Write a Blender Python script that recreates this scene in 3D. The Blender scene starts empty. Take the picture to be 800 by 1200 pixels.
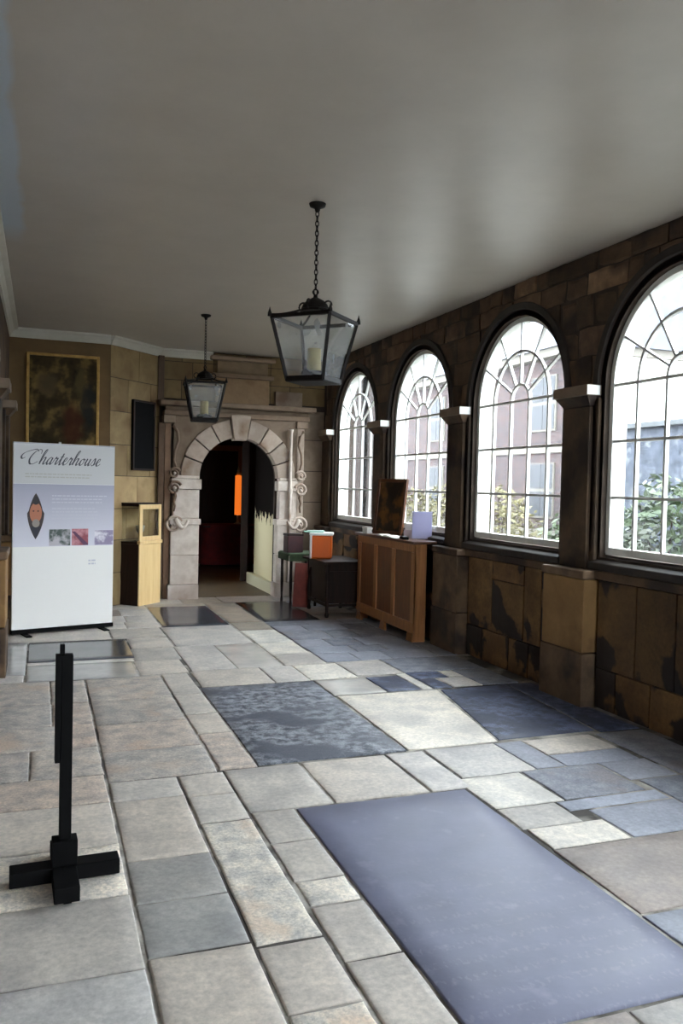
import bpy, math, random
from mathutils import Vector, Matrix, noise
random.seed(7)
PI = math.pi
SC = bpy.context.scene
COL = SC.collection

# ------------------------------------------------------------------ camera
# focal length and rotation solved from the corridor's vanishing points (frame 800x1200)
FPX = 965.0
CAM_H = 1.60
ROLL, PITCH, YAW = math.radians(1.35), math.radians(1.822), math.radians(20.074)
def cam_dir(u, v):
    fw = FPX*math.cos(PITCH) + v*math.sin(PITCH)
    up = v*math.cos(PITCH) - FPX*math.sin(PITCH)
    return Vector((u*math.cos(YAW) + fw*math.sin(YAW), -u*math.sin(YAW) + fw*math.cos(YAW), up))
def pix_dir(x, y):
    dx, dy = x-400.0, 600.0-y
    return cam_dir(dx*math.cos(ROLL) - dy*math.sin(ROLL), dx*math.sin(ROLL) + dy*math.cos(ROLL))
cam_data = bpy.data.cameras.new('camera')
cam = bpy.data.objects.new('camera', cam_data)
COL.objects.link(cam)
fwd = pix_dir(400, 600).normalized()
right = (pix_dir(401, 600) - pix_dir(400, 600)).normalized()
upv = right.cross(fwd)
m = Matrix((right, upv, -fwd)).transposed().to_4x4()
m.translation = Vector((0, 0, CAM_H))
cam.matrix_world = m
cam_data.sensor_fit = 'VERTICAL'
cam_data.sensor_height = 36.0
cam_data.lens = FPX/1200.0*36.0
cam_data.clip_start = 0.02
SC.camera = cam

# ------------------------------------------------------------------ daylight: bright overcast sky, no sun disc
world = bpy.data.worlds.new('overcast_sky')
SC.world = world
world.use_nodes = True
wn = world.node_tree
bg = wn.nodes['Background']
bg.inputs['Color'].default_value = (0.83, 0.915, 1.0, 1)
bg.inputs['Strength'].default_value = 3.0
SC.view_settings.view_transform = 'Standard'
SC.view_settings.look = 'None'
SC.view_settings.gamma = 1.0
SC.view_settings.use_curve_mapping = False
SC.view_settings.exposure = 2.42

# ------------------------------------------------------------------ helpers
def srgb(r, g, b):
    f = lambda c: c/12.92 if c <= 0.04045 else ((c+0.055)/1.055)**2.4
    return (f(r/255), f(g/255), f(b/255), 1.0)

def material(name, c1, c2, scale=6.0, rough=(0.6, 0.8), bump=0.15, bscale=None, detail=8.0, c3=None, s3=1.2, t3=(0.5, 0.65),
             metal=0.0, stretch=(1, 1, 1), fine=0.0, objcol=False, spec=0.5, dist=0.004, lo=0.35, hi=0.65):
    """two-tone noise with an optional third large-scale stain colour"""
    M = bpy.data.materials.new(name); M.use_nodes = True
    nt = M.node_tree; N = nt.nodes; L = nt.links
    b = N['Principled BSDF']
    tc = N.new('ShaderNodeTexCoord')
    mp = N.new('ShaderNodeMapping'); mp.inputs['Scale'].default_value = stretch
    L.new(tc.outputs['Object'], mp.inputs['Vector'])
    oi = N.new('ShaderNodeObjectInfo')
    off = N.new('ShaderNodeVectorMath'); off.operation = 'ADD'
    mul = N.new('ShaderNodeMath'); mul.operation = 'MULTIPLY'; mul.inputs[1].default_value = 13.0
    L.new(oi.outputs['Random'], mul.inputs[0])
    L.new(mp.outputs['Vector'], off.inputs[0]); L.new(mul.outputs[0], off.inputs[1])
    nz = N.new('ShaderNodeTexNoise'); nz.inputs['Scale'].default_value = scale; nz.inputs['Detail'].default_value = detail
    nz.inputs['Roughness'].default_value = 0.62
    L.new(off.outputs[0], nz.inputs['Vector'])
    rp = N.new('ShaderNodeValToRGB')
    rp.color_ramp.elements[0].position = lo; rp.color_ramp.elements[1].position = hi
    rp.color_ramp.elements[0].color = c1; rp.color_ramp.elements[1].color = c2
    L.new(nz.outputs['Fac'], rp.inputs['Fac'])
    out = rp.outputs['Color']
    if c3 is not None:
        n3 = N.new('ShaderNodeTexNoise'); n3.inputs['Scale'].default_value = s3; n3.inputs['Detail'].default_value = 5.0
        L.new(off.outputs[0], n3.inputs['Vector'])
        mr = N.new('ShaderNodeMapRange'); mr.inputs['From Min'].default_value = t3[0]; mr.inputs['From Max'].default_value = t3[1]
        L.new(n3.outputs['Fac'], mr.inputs['Value'])
        mx = N.new('ShaderNodeMix'); mx.data_type = 'RGBA'
        L.new(mr.outputs[0], mx.inputs[0]); L.new(out, mx.inputs[6]); mx.inputs[7].default_value = c3
        out = mx.outputs[2]
    if fine:
        nf = N.new('ShaderNodeTexNoise'); nf.inputs['Scale'].default_value = scale*8; nf.inputs['Detail'].default_value = 6.0; nf.inputs['Roughness'].default_value = 0.7
        L.new(off.outputs[0], nf.inputs['Vector'])
        mf = N.new('ShaderNodeMapRange'); mf.inputs['From Min'].default_value = 0.3; mf.inputs['From Max'].default_value = 0.7
        mf.inputs['To Min'].default_value = 1-fine; mf.inputs['To Max'].default_value = 1+fine*0.6; L.new(nf.outputs['Fac'], mf.inputs['Value'])
        vm = N.new('ShaderNodeVectorMath'); vm.operation = 'SCALE'; L.new(out, vm.inputs[0]); L.new(mf.outputs[0], vm.inputs['Scale']); out = vm.outputs[0]
    if objcol:
        m2 = N.new('ShaderNodeMix'); m2.data_type = 'RGBA'; m2.blend_type = 'MULTIPLY'; m2.inputs[0].default_value = 1.0
        L.new(out, m2.inputs[6]); L.new(oi.outputs['Color'], m2.inputs[7]); out = m2.outputs[2]
    L.new(out, b.inputs['Base Color'])
    r = N.new('ShaderNodeMapRange'); r.inputs['To Min'].default_value = rough[0]; r.inputs['To Max'].default_value = rough[1]
    L.new(nz.outputs['Fac'], r.inputs['Value']); L.new(r.outputs[0], b.inputs['Roughness'])
    b.inputs['Metallic'].default_value = metal
    b.inputs['Specular IOR Level'].default_value = spec
    if bump:
        nb = N.new('ShaderNodeTexNoise'); nb.inputs['Scale'].default_value = bscale or scale*4; nb.inputs['Detail'].default_value = 6.0
        L.new(off.outputs[0], nb.inputs['Vector'])
        bp = N.new('ShaderNodeBump'); bp.inputs['Strength'].default_value = bump; bp.inputs['Distance'].default_value = dist
        L.new(nb.outputs['Fac'], bp.inputs['Height']); L.new(bp.outputs['Normal'], b.inputs['Normal'])
    return M

def plain(name, c, rough=0.5, metal=0.0, emit=None, es=1.0):
    M = bpy.data.materials.new(name); M.use_nodes = True
    b = M.node_tree.nodes['Principled BSDF']
    b.inputs['Base Color'].default_value = c; b.inputs['Roughness'].default_value = rough; b.inputs['Metallic'].default_value = metal
    if emit:
        b.inputs['Emission Color'].default_value = emit; b.inputs['Emission Strength'].default_value = es
    return M

def glass_material(name, tint=(0.97, 0.98, 0.97, 1), dust=0.06, rough=0.03):
    """thin pane: clear transmission, a fresnel gloss and a little dust"""
    M = bpy.data.materials.new(name); M.use_nodes = True
    nt = M.node_tree; N = nt.nodes; L = nt.links
    N.remove(N['Principled BSDF']); out = N['Material Output']
    tr = N.new('ShaderNodeBsdfTransparent'); tr.inputs['Color'].default_value = tint
    gl = N.new('ShaderNodeBsdfGlossy'); gl.inputs['Roughness'].default_value = rough
    df = N.new('ShaderNodeBsdfTranslucent'); df.inputs['Color'].default_value = (0.9, 0.92, 0.95, 1)
    lw = N.new('ShaderNodeLayerWeight'); lw.inputs['Blend'].default_value = 0.5      # symmetric Schlick gloss, same from both sides
    pw = N.new('ShaderNodeMath'); pw.operation = 'POWER'; pw.inputs[1].default_value = 5.0; L.new(lw.outputs['Facing'], pw.inputs[0])
    fr = N.new('ShaderNodeMath'); fr.operation = 'MULTIPLY_ADD'; fr.inputs[1].default_value = 0.9; fr.inputs[2].default_value = 0.05; L.new(pw.outputs[0], fr.inputs[0])
    m1 = N.new('ShaderNodeMixShader'); m2 = N.new('ShaderNodeMixShader')
    tc = N.new('ShaderNodeTexCoord'); nz = N.new('ShaderNodeTexNoise'); nz.inputs['Scale'].default_value = 7
    mr = N.new('ShaderNodeMapRange'); mr.inputs['To Min'].default_value = dust*0.4; mr.inputs['To Max'].default_value = dust*1.6
    L.new(tc.outputs['Object'], nz.inputs['Vector']); L.new(nz.outputs['Fac'], mr.inputs['Value'])
    L.new(mr.outputs[0], m1.inputs[0]); L.new(tr.outputs[0], m1.inputs[1]); L.new(df.outputs[0], m1.inputs[2])
    L.new(fr.outputs[0], m2.inputs[0]); L.new(m1.outputs[0], m2.inputs[1]); L.new(gl.outputs[0], m2.inputs[2])
    L.new(m2.outputs[0], out.inputs['Surface'])
    return M

class MB:
    def __init__(s): s.v = []; s.f = []
    def add(s, vs, fs):
        o = len(s.v); s.v += [tuple(p) for p in vs]; s.f += [tuple(o+i for i in f) for f in fs]; return s
    def box(s, x0, x1, y0, y1, z0, z1):
        return s.add([(x0,y0,z0),(x1,y0,z0),(x1,y1,z0),(x0,y1,z0),(x0,y0,z1),(x1,y0,z1),(x1,y1,z1),(x0,y1,z1)],
                     [(3,2,1,0),(4,5,6,7),(0,1,5,4),(1,2,6,5),(2,3,7,6),(3,0,4,7)])
    def hexa(s, bot, top):
        return s.add(list(bot)+list(top), [(3,2,1,0),(4,5,6,7),(0,1,5,4),(1,2,6,5),(2,3,7,6),(3,0,4,7)])
    def prism(s, poly, a, b):
        """poly of 3D points pushed along vector b-a"""
        n = len(poly); d = Vector(b)-Vector(a)
        top = [Vector(p)+d for p in poly]
        return s.add(list(poly)+top, [tuple(reversed(range(n))), tuple(range(n, 2*n))]+[(i,(i+1)%n,n+(i+1)%n,n+i) for i in range(n)])
    def tube(s, pts, r, n=8, closed=False, r_end=None, flat=None):
        pts = [Vector(p) for p in pts]; k = len(pts); vs = []; fs = []
        for i, p in enumerate(pts):
            if closed: t = pts[(i+1)%k]-pts[i-1]
            else: t = pts[min(i+1,k-1)]-pts[max(i-1,0)]
            t.normalize()
            a = Vector((0,0,1)) if abs(t.z) < 0.9 else Vector((1,0,0))
            u = t.cross(a).normalized(); w = t.cross(u)
            rr = r if r_end is None else r+(r_end-r)*i/max(k-1,1)
            for j in range(n):
                an = 2*PI*j/n; vs.append(p+u*math.cos(an)*rr+w*math.sin(an)*rr)
        for i in range(k if closed else k-1):
            for j in range(n):
                a0 = i*n+j; a1 = i*n+(j+1)%n; b0 = ((i+1)%k)*n+j; b1 = ((i+1)%k)*n+(j+1)%n
                fs.append((a0,a1,b1,b0))
        if not closed: fs += [tuple(reversed(range(n))), tuple(range((k-1)*n, k*n))]
        return s.add(vs, fs)
    def bar(s, a, b, w, d, up=(0,0,1)):
        a = Vector(a); b = Vector(b); t = (b-a).normalized(); up = Vector(up)
        if abs(t.dot(up)) > 0.98: up = Vector((1,0,0))
        u = t.cross(up).normalized(); q = u.cross(t)
        f = lambda p: [p-u*w/2-q*d/2, p+u*w/2-q*d/2, p+u*w/2+q*d/2, p-u*w/2+q*d/2]
        return s.hexa(f(a), f(b))
    def lathe(s, prof, c=(0,0,0), n=20):
        vs = []; fs = []; k = len(prof)
        for r, z in prof:
            for j in range(n):
                a = 2*PI*j/n; vs.append((c[0]+r*math.cos(a), c[1]+r*math.sin(a), c[2]+z))
        for i in range(k-1):
            for j in range(n): fs.append((i*n+j, i*n+(j+1)%n, (i+1)*n+(j+1)%n, (i+1)*n+j))
        fs += [tuple(reversed(range(n))), tuple(range((k-1)*n, k*n))]
        return s.add(vs, fs)
    def ribbon(s, fn, us, vs_):
        """grid surface fn(u,v)"""
        nu, nv = len(us), len(vs_)
        P = [fn(u, v) for u in us for v in vs_]
        return s.add(P, [(i*nv+j, (i+1)*nv+j, (i+1)*nv+j+1, i*nv+j+1) for i in range(nu-1) for j in range(nv-1)])
    def build(s, name, mat, parent=None, smooth=False, bevel=0.0, seg=2, loc=None, rz=0.0, color=None):
        me = bpy.data.meshes.new(name); me.from_pydata(s.v, [], s.f); me.update()
        import bmesh
        bm = bmesh.new(); bm.from_mesh(me); bmesh.ops.recalc_face_normals(bm, faces=bm.faces); bm.to_mesh(me); bm.free()
        me.materials.append(mat)
        if smooth: me.polygons.foreach_set('use_smooth', [True]*len(me.polygons))
        o = bpy.data.objects.new(name, me); COL.objects.link(o)
        if parent: o.parent = parent
        if loc: o.location = loc
        o.rotation_euler.z = rz
        if color: o.color = color
        if bevel:
            b = o.modifiers.new('bevel', 'BEVEL'); b.width = bevel; b.segments = seg; b.limit_method = 'ANGLE'; b.angle_limit = math.radians(35)
        return o

def tag(o, label, cat, group=None, kind=None):
    o['label'] = label
    if cat: o['category'] = cat
    if group: o['group'] = group
    if kind: o['kind'] = kind
    return o
def thing(name, label, cat, loc, rz=0.0, group=None, kind=None):
    o = bpy.data.objects.new(name, None); COL.objects.link(o); o.location = loc; o.rotation_euler.z = rz
    o.empty_display_size = 0.1
    return tag(o, label, cat, group, kind)
def share(src, name, parent, loc=None):
    o = src.copy(); COL.objects.link(o); o.parent = parent; o.name = name
    if loc is not None: o.location = loc
    return o
def boxo(name, mat, parent, x0, x1, y0, y1, z0, z1, bevel=0.0, color=None):
    return MB().box(x0, x1, y0, y1, z0, z1).build(name, mat, parent, bevel=bevel, color=color)

# ------------------------------------------------------------------ materials
M = {}
M['flag'] = material('flagstone', (0.80,0.80,0.80,1), (1.08,1.06,1.03,1), 5.0, (0.36, 0.62), 0.35, 22, c3=(0.70,0.70,0.71,1), s3=2.2, t3=(0.52,0.66), objcol=True, dist=0.006, fine=0.22)
M['worn'] = material('worn_flagstone', (0.62,0.63,0.65,1), (1.18,1.14,1.08,1), 9.0, (0.4, 0.7), 0.7, 16, c3=(0.98,0.86,0.76,1), s3=3.5, t3=(0.56,0.68), objcol=True, dist=0.010, fine=0.3)
M['slate'] = material('ledger_slate', (0.88,0.88,0.88,1), (1.10,1.10,1.10,1), 4.0, (0.34, 0.50), 0.15, 40, c3=(1.35,1.32,1.28,1), s3=9.0, t3=(0.60,0.75), objcol=True, dist=0.003)
M['mottle'] = material('mottled_slate', (0.6,0.63,0.68,1), (2.6,2.6,2.5,1), 14.0, (0.34, 0.6), 0.4, 30, c3=(0.75,0.78,0.85,1), s3=2.0, t3=(0.52,0.60), objcol=True, dist=0.005, fine=0.4, lo=0.40, hi=0.60)
M['polish'] = material('polished_slab', (0.85,0.85,0.86,1), (1.12,1.10,1.08,1), 4.0, (0.13, 0.26), 0.06, 14, objcol=True, dist=0.003)
M['mortar'] = material('floor_mortar', srgb(120,116,108), srgb(196,190,180), 7.0, (0.8, 0.95), 0.5, 40, c3=srgb(78,74,69), s3=2.0, t3=(0.5,0.58))
M['ceiling'] = material('ceiling_paint', srgb(182,174,162), srgb(192,184,172), 1.5, (0.30, 0.42), 0.06, 3.0, dist=0.01)
M['cornice'] = material('cornice_plaster', srgb(196,192,178), srgb(206,202,190), 4.0, (0.5, 0.6), 0.05)
M['stone'] = material('brown_stone', srgb(70,54,41), srgb(104,84,64), 5.0, (0.7, 0.9), 0.6, 18, c3=srgb(48,37,31), s3=2.2, t3=(0.48,0.62), objcol=True, dist=0.008)
M['dado'] = material('stained_dado_stone', srgb(96,70,42), srgb(130,100,64), 4.0, (0.7, 0.9), 0.5, 18, c3=srgb(44,33,28), s3=2.1, t3=(0.50,0.535), objcol=True, dist=0.008, fine=0.2)
M['joint'] = material('dark_joint', srgb(48,39,32), srgb(66,54,44), 8.0, (0.85, 0.95), 0.4, 30)
M['dark_stone'] = material('blackened_moulding', srgb(36,31,28), srgb(54,46,40), 7.0, (0.55, 0.8), 0.3, 24)
M['ochre'] = material('ochre_stone', srgb(128,96,58), srgb(152,118,74), 4.0, (0.7, 0.9), 0.35, 20, c3=srgb(92,66,44), s3=3.0, t3=(0.56,0.7), objcol=True)
M['portal'] = material('portal_limestone', srgb(198,182,168), srgb(224,212,200), 6.0, (0.65, 0.85), 0.35, 22, c3=srgb(160,134,112), s3=3.0, t3=(0.55,0.72), objcol=True)
M['white_frame'] = material('white_window_paint', srgb(222,222,214), srgb(234,234,228), 10.0, (0.4, 0.5), 0.05)
M['lead'] = material('glazing_bar_paint', srgb(212,213,208), srgb(228,228,223), 12.0, (0.4, 0.55), 0.05)
M['glass'] = glass_material('window_glass', dust=0.014)
M['clear'] = glass_material('case_glass', tint=(0.92,0.93,0.90,1), dust=0.05)
M['lglass'] = glass_material('lantern_glass', tint=(0.92,0.93,0.90,1), dust=0.22)
M['iron'] = material('black_iron', srgb(18,14,12), srgb(30,24,20), 20.0, (0.5, 0.65), 0.1, 60, spec=0.25)
M['black'] = material('black_painted_wood', srgb(5,5,6), srgb(9,9,10), 14.0, (0.65, 0.8), 0.1, 40, spec=0.12)
M['oak'] = material('oak_wood', srgb(142,92,52), srgb(172,116,68), 5.0, (0.38, 0.5), 0.12, 20, stretch=(6,6,0.6))
M['oak_panel'] = material('oak_panel_wood', srgb(98,58,30), srgb(122,76,42), 5.0, (0.42, 0.55), 0.12, 20, stretch=(6,6,0.6))
M['oak_top'] = material('dark_oak_top', srgb(74,44,26), srgb(100,60,36), 5.0, (0.28, 0.38), 0.1, 20, stretch=(6,0.6,6))
M['pale_wood'] = material('pale_wood', srgb(228,192,134), srgb(240,208,152), 4.0, (0.4, 0.5), 0.08, 20, stretch=(6,6,0.5))
M['dark_wood'] = material('dark_wood', srgb(30,19,15), srgb(46,30,23), 5.0, (0.5, 0.65), 0.1, 20, spec=0.25, stretch=(6,6,0.6))
M['white'] = plain('banner_white', srgb(246,244,240), 0.45)
M['canopy'] = plain('cream_sleeve', srgb(196,180,128), 0.6)

# faint worn-away inscription rows on the big ledger slab (no longer legible)
nt = M['slate'].node_tree; N = nt.nodes; L = nt.links; b = N['Principled BSDF']; src = b.inputs['Base Color'].links[0].from_socket
tc = N.new('ShaderNodeTexCoord'); sp = N.new('ShaderNodeSeparateXYZ'); L.new(tc.outputs['Object'], sp.inputs[0])
f1 = N.new('ShaderNodeMath'); f1.operation = 'MULTIPLY'; f1.inputs[1].default_value = 2*PI/0.092; L.new(sp.outputs['Y'], f1.inputs[0])
f2 = N.new('ShaderNodeMath'); f2.operation = 'SINE'; L.new(f1.outputs[0], f2.inputs[0])
f3 = N.new('ShaderNodeMapRange'); f3.inputs['From Min'].default_value = 0.1; f3.inputs['From Max'].default_value = 0.5; L.new(f2.outputs[0], f3.inputs['Value'])
mp = N.new('ShaderNodeMapping'); mp.inputs['Scale'].default_value = (60, 34, 1); L.new(tc.outputs['Object'], mp.inputs[0])
nz = N.new('ShaderNodeTexNoise'); nz.inputs['Scale'].default_value = 1.0; nz.inputs['Detail'].default_value = 2.0; L.new(mp.outputs[0], nz.inputs['Vector'])
f4 = N.new('ShaderNodeMapRange'); f4.inputs['From Min'].default_value = 0.52; f4.inputs['From Max'].default_value = 0.62; L.new(nz.outputs['Fac'], f4.inputs['Value'])
f5 = N.new('ShaderNodeMapRange'); f5.inputs['From Min'].default_value = 3.3; f5.inputs['From Max'].default_value = 2.5; f5.inputs['To Max'].default_value = 0.16; L.new(sp.outputs['Y'], f5.inputs['Value'])
p1 = N.new('ShaderNodeMath'); p1.operation = 'MULTIPLY'; L.new(f3.outputs[0], p1.inputs[0]); L.new(f4.outputs[0], p1.inputs[1])
p2 = N.new('ShaderNodeMath'); p2.operation = 'MULTIPLY'; L.new(p1.outputs[0], p2.inputs[0]); L.new(f5.outputs[0], p2.inputs[1])
mx = N.new('ShaderNodeMix'); mx.data_type = 'RGBA'; L.new(p2.outputs[0], mx.inputs[0]); L.new(src, mx.inputs[6]); mx.inputs[7].default_value = srgb(170,170,184)
L.new(mx.outputs[2], b.inputs['Base Color'])

# ------------------------------------------------------------------ key dimensions (metres)
CEIL = 3.41
XW, XD = 3.90, 3.875                 # right wall face above / below the sill line
PITCH_Y, WC = 1.975, 6.33            # bay length, one window centre
WR, WSPR, WSILL, XG = 0.73, 2.387, 1.146, 3.97
XL = -0.375
YP, YE = 10.75, 11.45                # painting wall, portal wall

# ------------------------------------------------------------------ floor
floor = MB().box(-2.1, 4.4, -6.2, 11.6, -0.20, -0.0065).build('floor', M['mortar'])
tag(floor, 'worn stone flag floor of the long corridor', 'floor', kind='structure')

TYPES = {  # colour, material
 'beige': (srgb(178,171,163), 'flag'), 'lg': (srgb(182,178,174), 'flag'), 'gb': (srgb(166,161,155), 'flag'), 'grey': (srgb(152,151,148), 'flag'),
 'rough': (srgb(196,190,181), 'worn'), 'pink': (srgb(170,159,150), 'worn'), 'worn': (srgb(164,158,152), 'worn'), 'pale': (srgb(200,195,186), 'flag'),
 'blue': (srgb(142,146,158), 'flag'), 'bluew': (srgb(128,132,143), 'worn'), 'brown': (srgb(140,130,124), 'flag'), 'slate': (srgb(98,99,117), 'slate'),
 'mott': (srgb(86,89,97), 'mottle'), 'dblue': (srgb(66,73,95), 'mottle'), 'dark': (srgb(74,76,82), 'polish'), 'gpol': (srgb(142,140,138), 'polish'),
 'palepol': (srgb(176,173,168), 'polish'), 'path': (srgb(150,140,128), 'flag')}

def flagstone(q, typ, gap=0.003, seed=0, jag=0.006, lift=None):
    """a hand-cut flag from four corners (ccw): wavy outline, dipped rim, slightly uneven face, recessed joint all round"""
    c, mk = TYPES[typ]; FL = {'dark': 1.1, 'dblue': 1.1, 'mott': 1.5, 'slate': 1.4}.get(typ, 1.5)
    rnd = random.Random(seed*7919+13)
    q = [Vector((p[0], p[1], 0)) for p in q]
    cen = sum(q, Vector())/4
    ln = max((q[1]-q[0]).length, (q[3]-q[0]).length)
    n = 4 if ln < 0.5 else 6
    if typ in ('slate',): jag *= 0.5
    if typ in ('rough','worn','pink','bluew'): jag *= 2.2
    z0 = rnd.uniform(-0.0015, 0.0015) if lift is None else lift
    tilt = (rnd.uniform(-1,1)*0.001, rnd.uniform(-1,1)*0.002)
    ts = [0.0, 0.035] + [(i+1)/(n+1) for i in range(n)] + [0.965, 1.0]
    k = len(ts)
    vs = []; fs = []
    ex = (q[1]-q[0]).length; ey = (q[3]-q[0]).length
    def remap(t, l):     # keep the rim about 12 mm wide whatever the size
        e = 0.007/max(l, 0.1)
        return {0.0: 0.0, 0.035: e, 0.965: 1-e, 1.0: 1.0}.get(t, t)
    uneven = {'worn': 0.0032, 'rough': 0.0035, 'pink': 0.0032, 'bluew': 0.003}.get(typ, 0.0018)
    for j, tv in enumerate(ts):
        for i, tu in enumerate(ts):
            u, v = remap(tu, ex), remap(tv, ey)
            p = (q[0]*(1-u)+q[1]*u)*(1-v)+(q[3]*(1-u)+q[2]*u)*v
            d = (cen-p); rim = i in (0, k-1) or j in (0, k-1)
            w = noise.noise(Vector((p.x*9+seed*3.1, p.y*9, 0.3)))
            if i in (0, 1): p += (q[1]-q[0]).normalized()*(gap*0.8+jag*(w*0.5+0.3))
            if i in (k-2, k-1): p -= (q[1]-q[0]).normalized()*(gap*0.8+jag*(w*0.5+0.3))
            if j in (0, 1): p += (q[3]-q[0]).normalized()*(gap*0.8+jag*(w*0.5+0.3))
            if j in (k-2, k-1): p -= (q[3]-q[0]).normalized()*(gap*0.8+jag*(w*0.5+0.3))
            z = z0 + tilt[0]*(u-.5)*2 + tilt[1]*(v-.5)*2 + uneven*noise.noise(Vector((p.x*6+seed, p.y*6, seed*1.7)))
            if rim: z -= 0.003
            vs.append((p.x, p.y, z))
    for j in range(k-1):
        for i in range(k-1): fs.append((j*k+i, j*k+i+1, (j+1)*k+i+1, (j+1)*k+i))
    ring = [i for i in range(k)] + [j*k+k-1 for j in range(1, k)] + [(k-1)*k+i for i in range(k-2, -1, -1)] + [j*k for j in range(k-2, 0, -1)]
    o = len(vs)
    for r in ring: vs.append((vs[r][0], vs[r][1], -0.018))
    for a in range(len(ring)):
        b = (a+1) % len(ring); fs.append((ring[b], ring[a], o+a, o+b))
    mb = MB(); mb.add(vs, fs)
    v = 1.0+rnd.uniform(-0.07, 0.07); t = rnd.uniform(-0.02, 0.02)
    ob = mb.build('flagstone', M[mk], floor, smooth=True, color=(FL*c[0]*(v+t), FL*c[1]*v, FL*c[2]*(v-t), 1))
    return ob

SEED = [0]
def R(x0, x1, y0, y1, typ, gap=0.003, **k):
    SEED[0] += 1
    return flagstone([(x0,y0),(x1,y0),(x1,y1),(x0,y1)], typ, gap, SEED[0], **k)
def Q(pts, typ, gap=0.003, **k):
    SEED[0] += 1
    return flagstone(pts, typ, gap, SEED[0], **k)
def fill(x0, x1, y0, y1, types, rh=(0.4, 0.65), cw=(0.45, 0.8), gap=0.004):
    y = y0
    while y < y1-0.02:
        h = random.uniform(*rh); e = y+h
        if y1-e < rh[0]*0.6: e = y1
        x = x0
        while x < x1-0.02:
            w = random.uniform(*cw); f = x+w
            if x1-f < cw[0]*0.6: f = x1
            R(x, f, y, e, random.choice(types), gap); x = f
        y = e

for y0, y1, t in ((1.2,1.95,'lg'),(1.95,2.71,'lg'),(2.71,3.22,'gb'),(3.22,3.70,'rough'),(3.70,4.20,'beige'),(4.20,4.60,'pink')): R(XL, 0.345, y0, y1, t)
for y0, y1, t in ((1.3,2.0,'gb'),(2.0,2.75,'beige'),(2.76,3.13,'grey'),(3.13,3.50,'grey'),(3.50,4.18,'beige'),(4.18,4.46,'beige')): R(0.352, 0.71, y0, y1, t)
for y0, y1, t in ((1.2,1.75,'beige'),(1.75,2.33,'rough'),(2.33,2.72,'beige'),(2.72,3.80,'rough'),(3.80,4.14,'beige'),(4.14,4.46,'beige')): R(0.712, 0.968, y0, y1, t, 0.007)
for y0, y1, t in ((1.2,1.9,'gb'),(1.9,2.54,'beige'),(2.54,2.92,'beige'),(2.92,3.13,'rough'),(3.13,3.50,'beige'),(3.50,3.86,'gb')): R(0.972, 1.198, y0, y1, t, 0.006)
R(1.2, 2.145, 2.04, 3.85, 'slate', 0.006, lift=0.002)
R(1.2, 1.72, 1.25, 2.035, 'brown'); R(1.72, 2.15, 1.25, 2.035, 'gb')
R(0.97, 1.41, 3.865, 4.48, 'beige'); R(1.415, 1.95, 3.865, 4.49, 'beige', 0.006); R(1.955, 2.20, 3.86, 4.49, 'lg')
R(1.18, 2.11, 4.51, 6.36, 'mott', lift=0.001)
# between the slabs and the window wall
R(2.15, 2.72, 1.25, 1.9, 'blue'); R(2.72, 3.3, 1.25, 1.95, 'bluew'); R(3.3, 3.86, 1.25, 1.8, 'blue')
R(2.155, 2.78, 1.9, 2.485, 'blue'); R(2.78, 3.32, 1.95, 2.485, 'blue'); R(3.32, 3.86, 1.8, 2.45, 'bluew')
R(2.16, 2.95, 2.495, 3.07, 'brown'); R(2.95, 3.42, 2.49, 3.07, 'blue'); R(3.42, 3.86, 2.45, 3.15, 'blue')
R(2.17, 2.60, 3.075, 3.295, 'pale'); R(2.61, 3.15, 3.075, 3.42, 'blue'); R(3.15, 3.86, 3.16, 3.70, 'bluew')
R(2.155, 2.50, 3.30, 3.55, 'gb'); R(2.155, 2.57, 3.555, 3.995, 'pale'); R(2.51, 3.14, 3.43, 3.55, 'blue'); R(2.58, 3.1, 3.56, 4.0, 'bluew')
R(2.21, 2.70, 4.0, 4.50, 'lg'); R(2.70, 2.90, 4.01, 4.50, 'blue'); R(2.90, 3.42, 4.0, 4.20, 'blue'); R(2.905, 3.42, 4.205, 4.50, 'beige')
R(3.11, 3.45, 3.71, 4.0, 'blue'); R(3.46, 3.86, 3.71, 4.5, 'bluew')
Q([(2.12,4.52),(2.755,4.53),(2.98,5.84),(2.13,5.85)], 'pale')
Q([(2.77,4.55),(3.52,4.56),(3.62,5.85),(3.00,5.82)], 'dblue')
Q([(3.53,4.52),(3.86,4.52),(3.86,5.86),(3.63,5.86)], 'dblue')
R(2.12, 2.56, 5.87, 6.38, 'palepol'); R(2.57, 2.87, 5.88, 6.36, 'dblue'); R(2.875, 2.965, 5.88, 6.42, 'pale')
R(2.97, 3.14, 5.88, 6.20, 'dblue'); R(2.97, 3.28, 6.21, 6.44, 'dblue'); R(3.15, 3.42, 5.88, 6.20, 'lg'); R(3.42, 3.76, 5.88, 6.44, 'bluew'); R(3.28, 3.42, 6.21, 6.44, 'pale')
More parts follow.
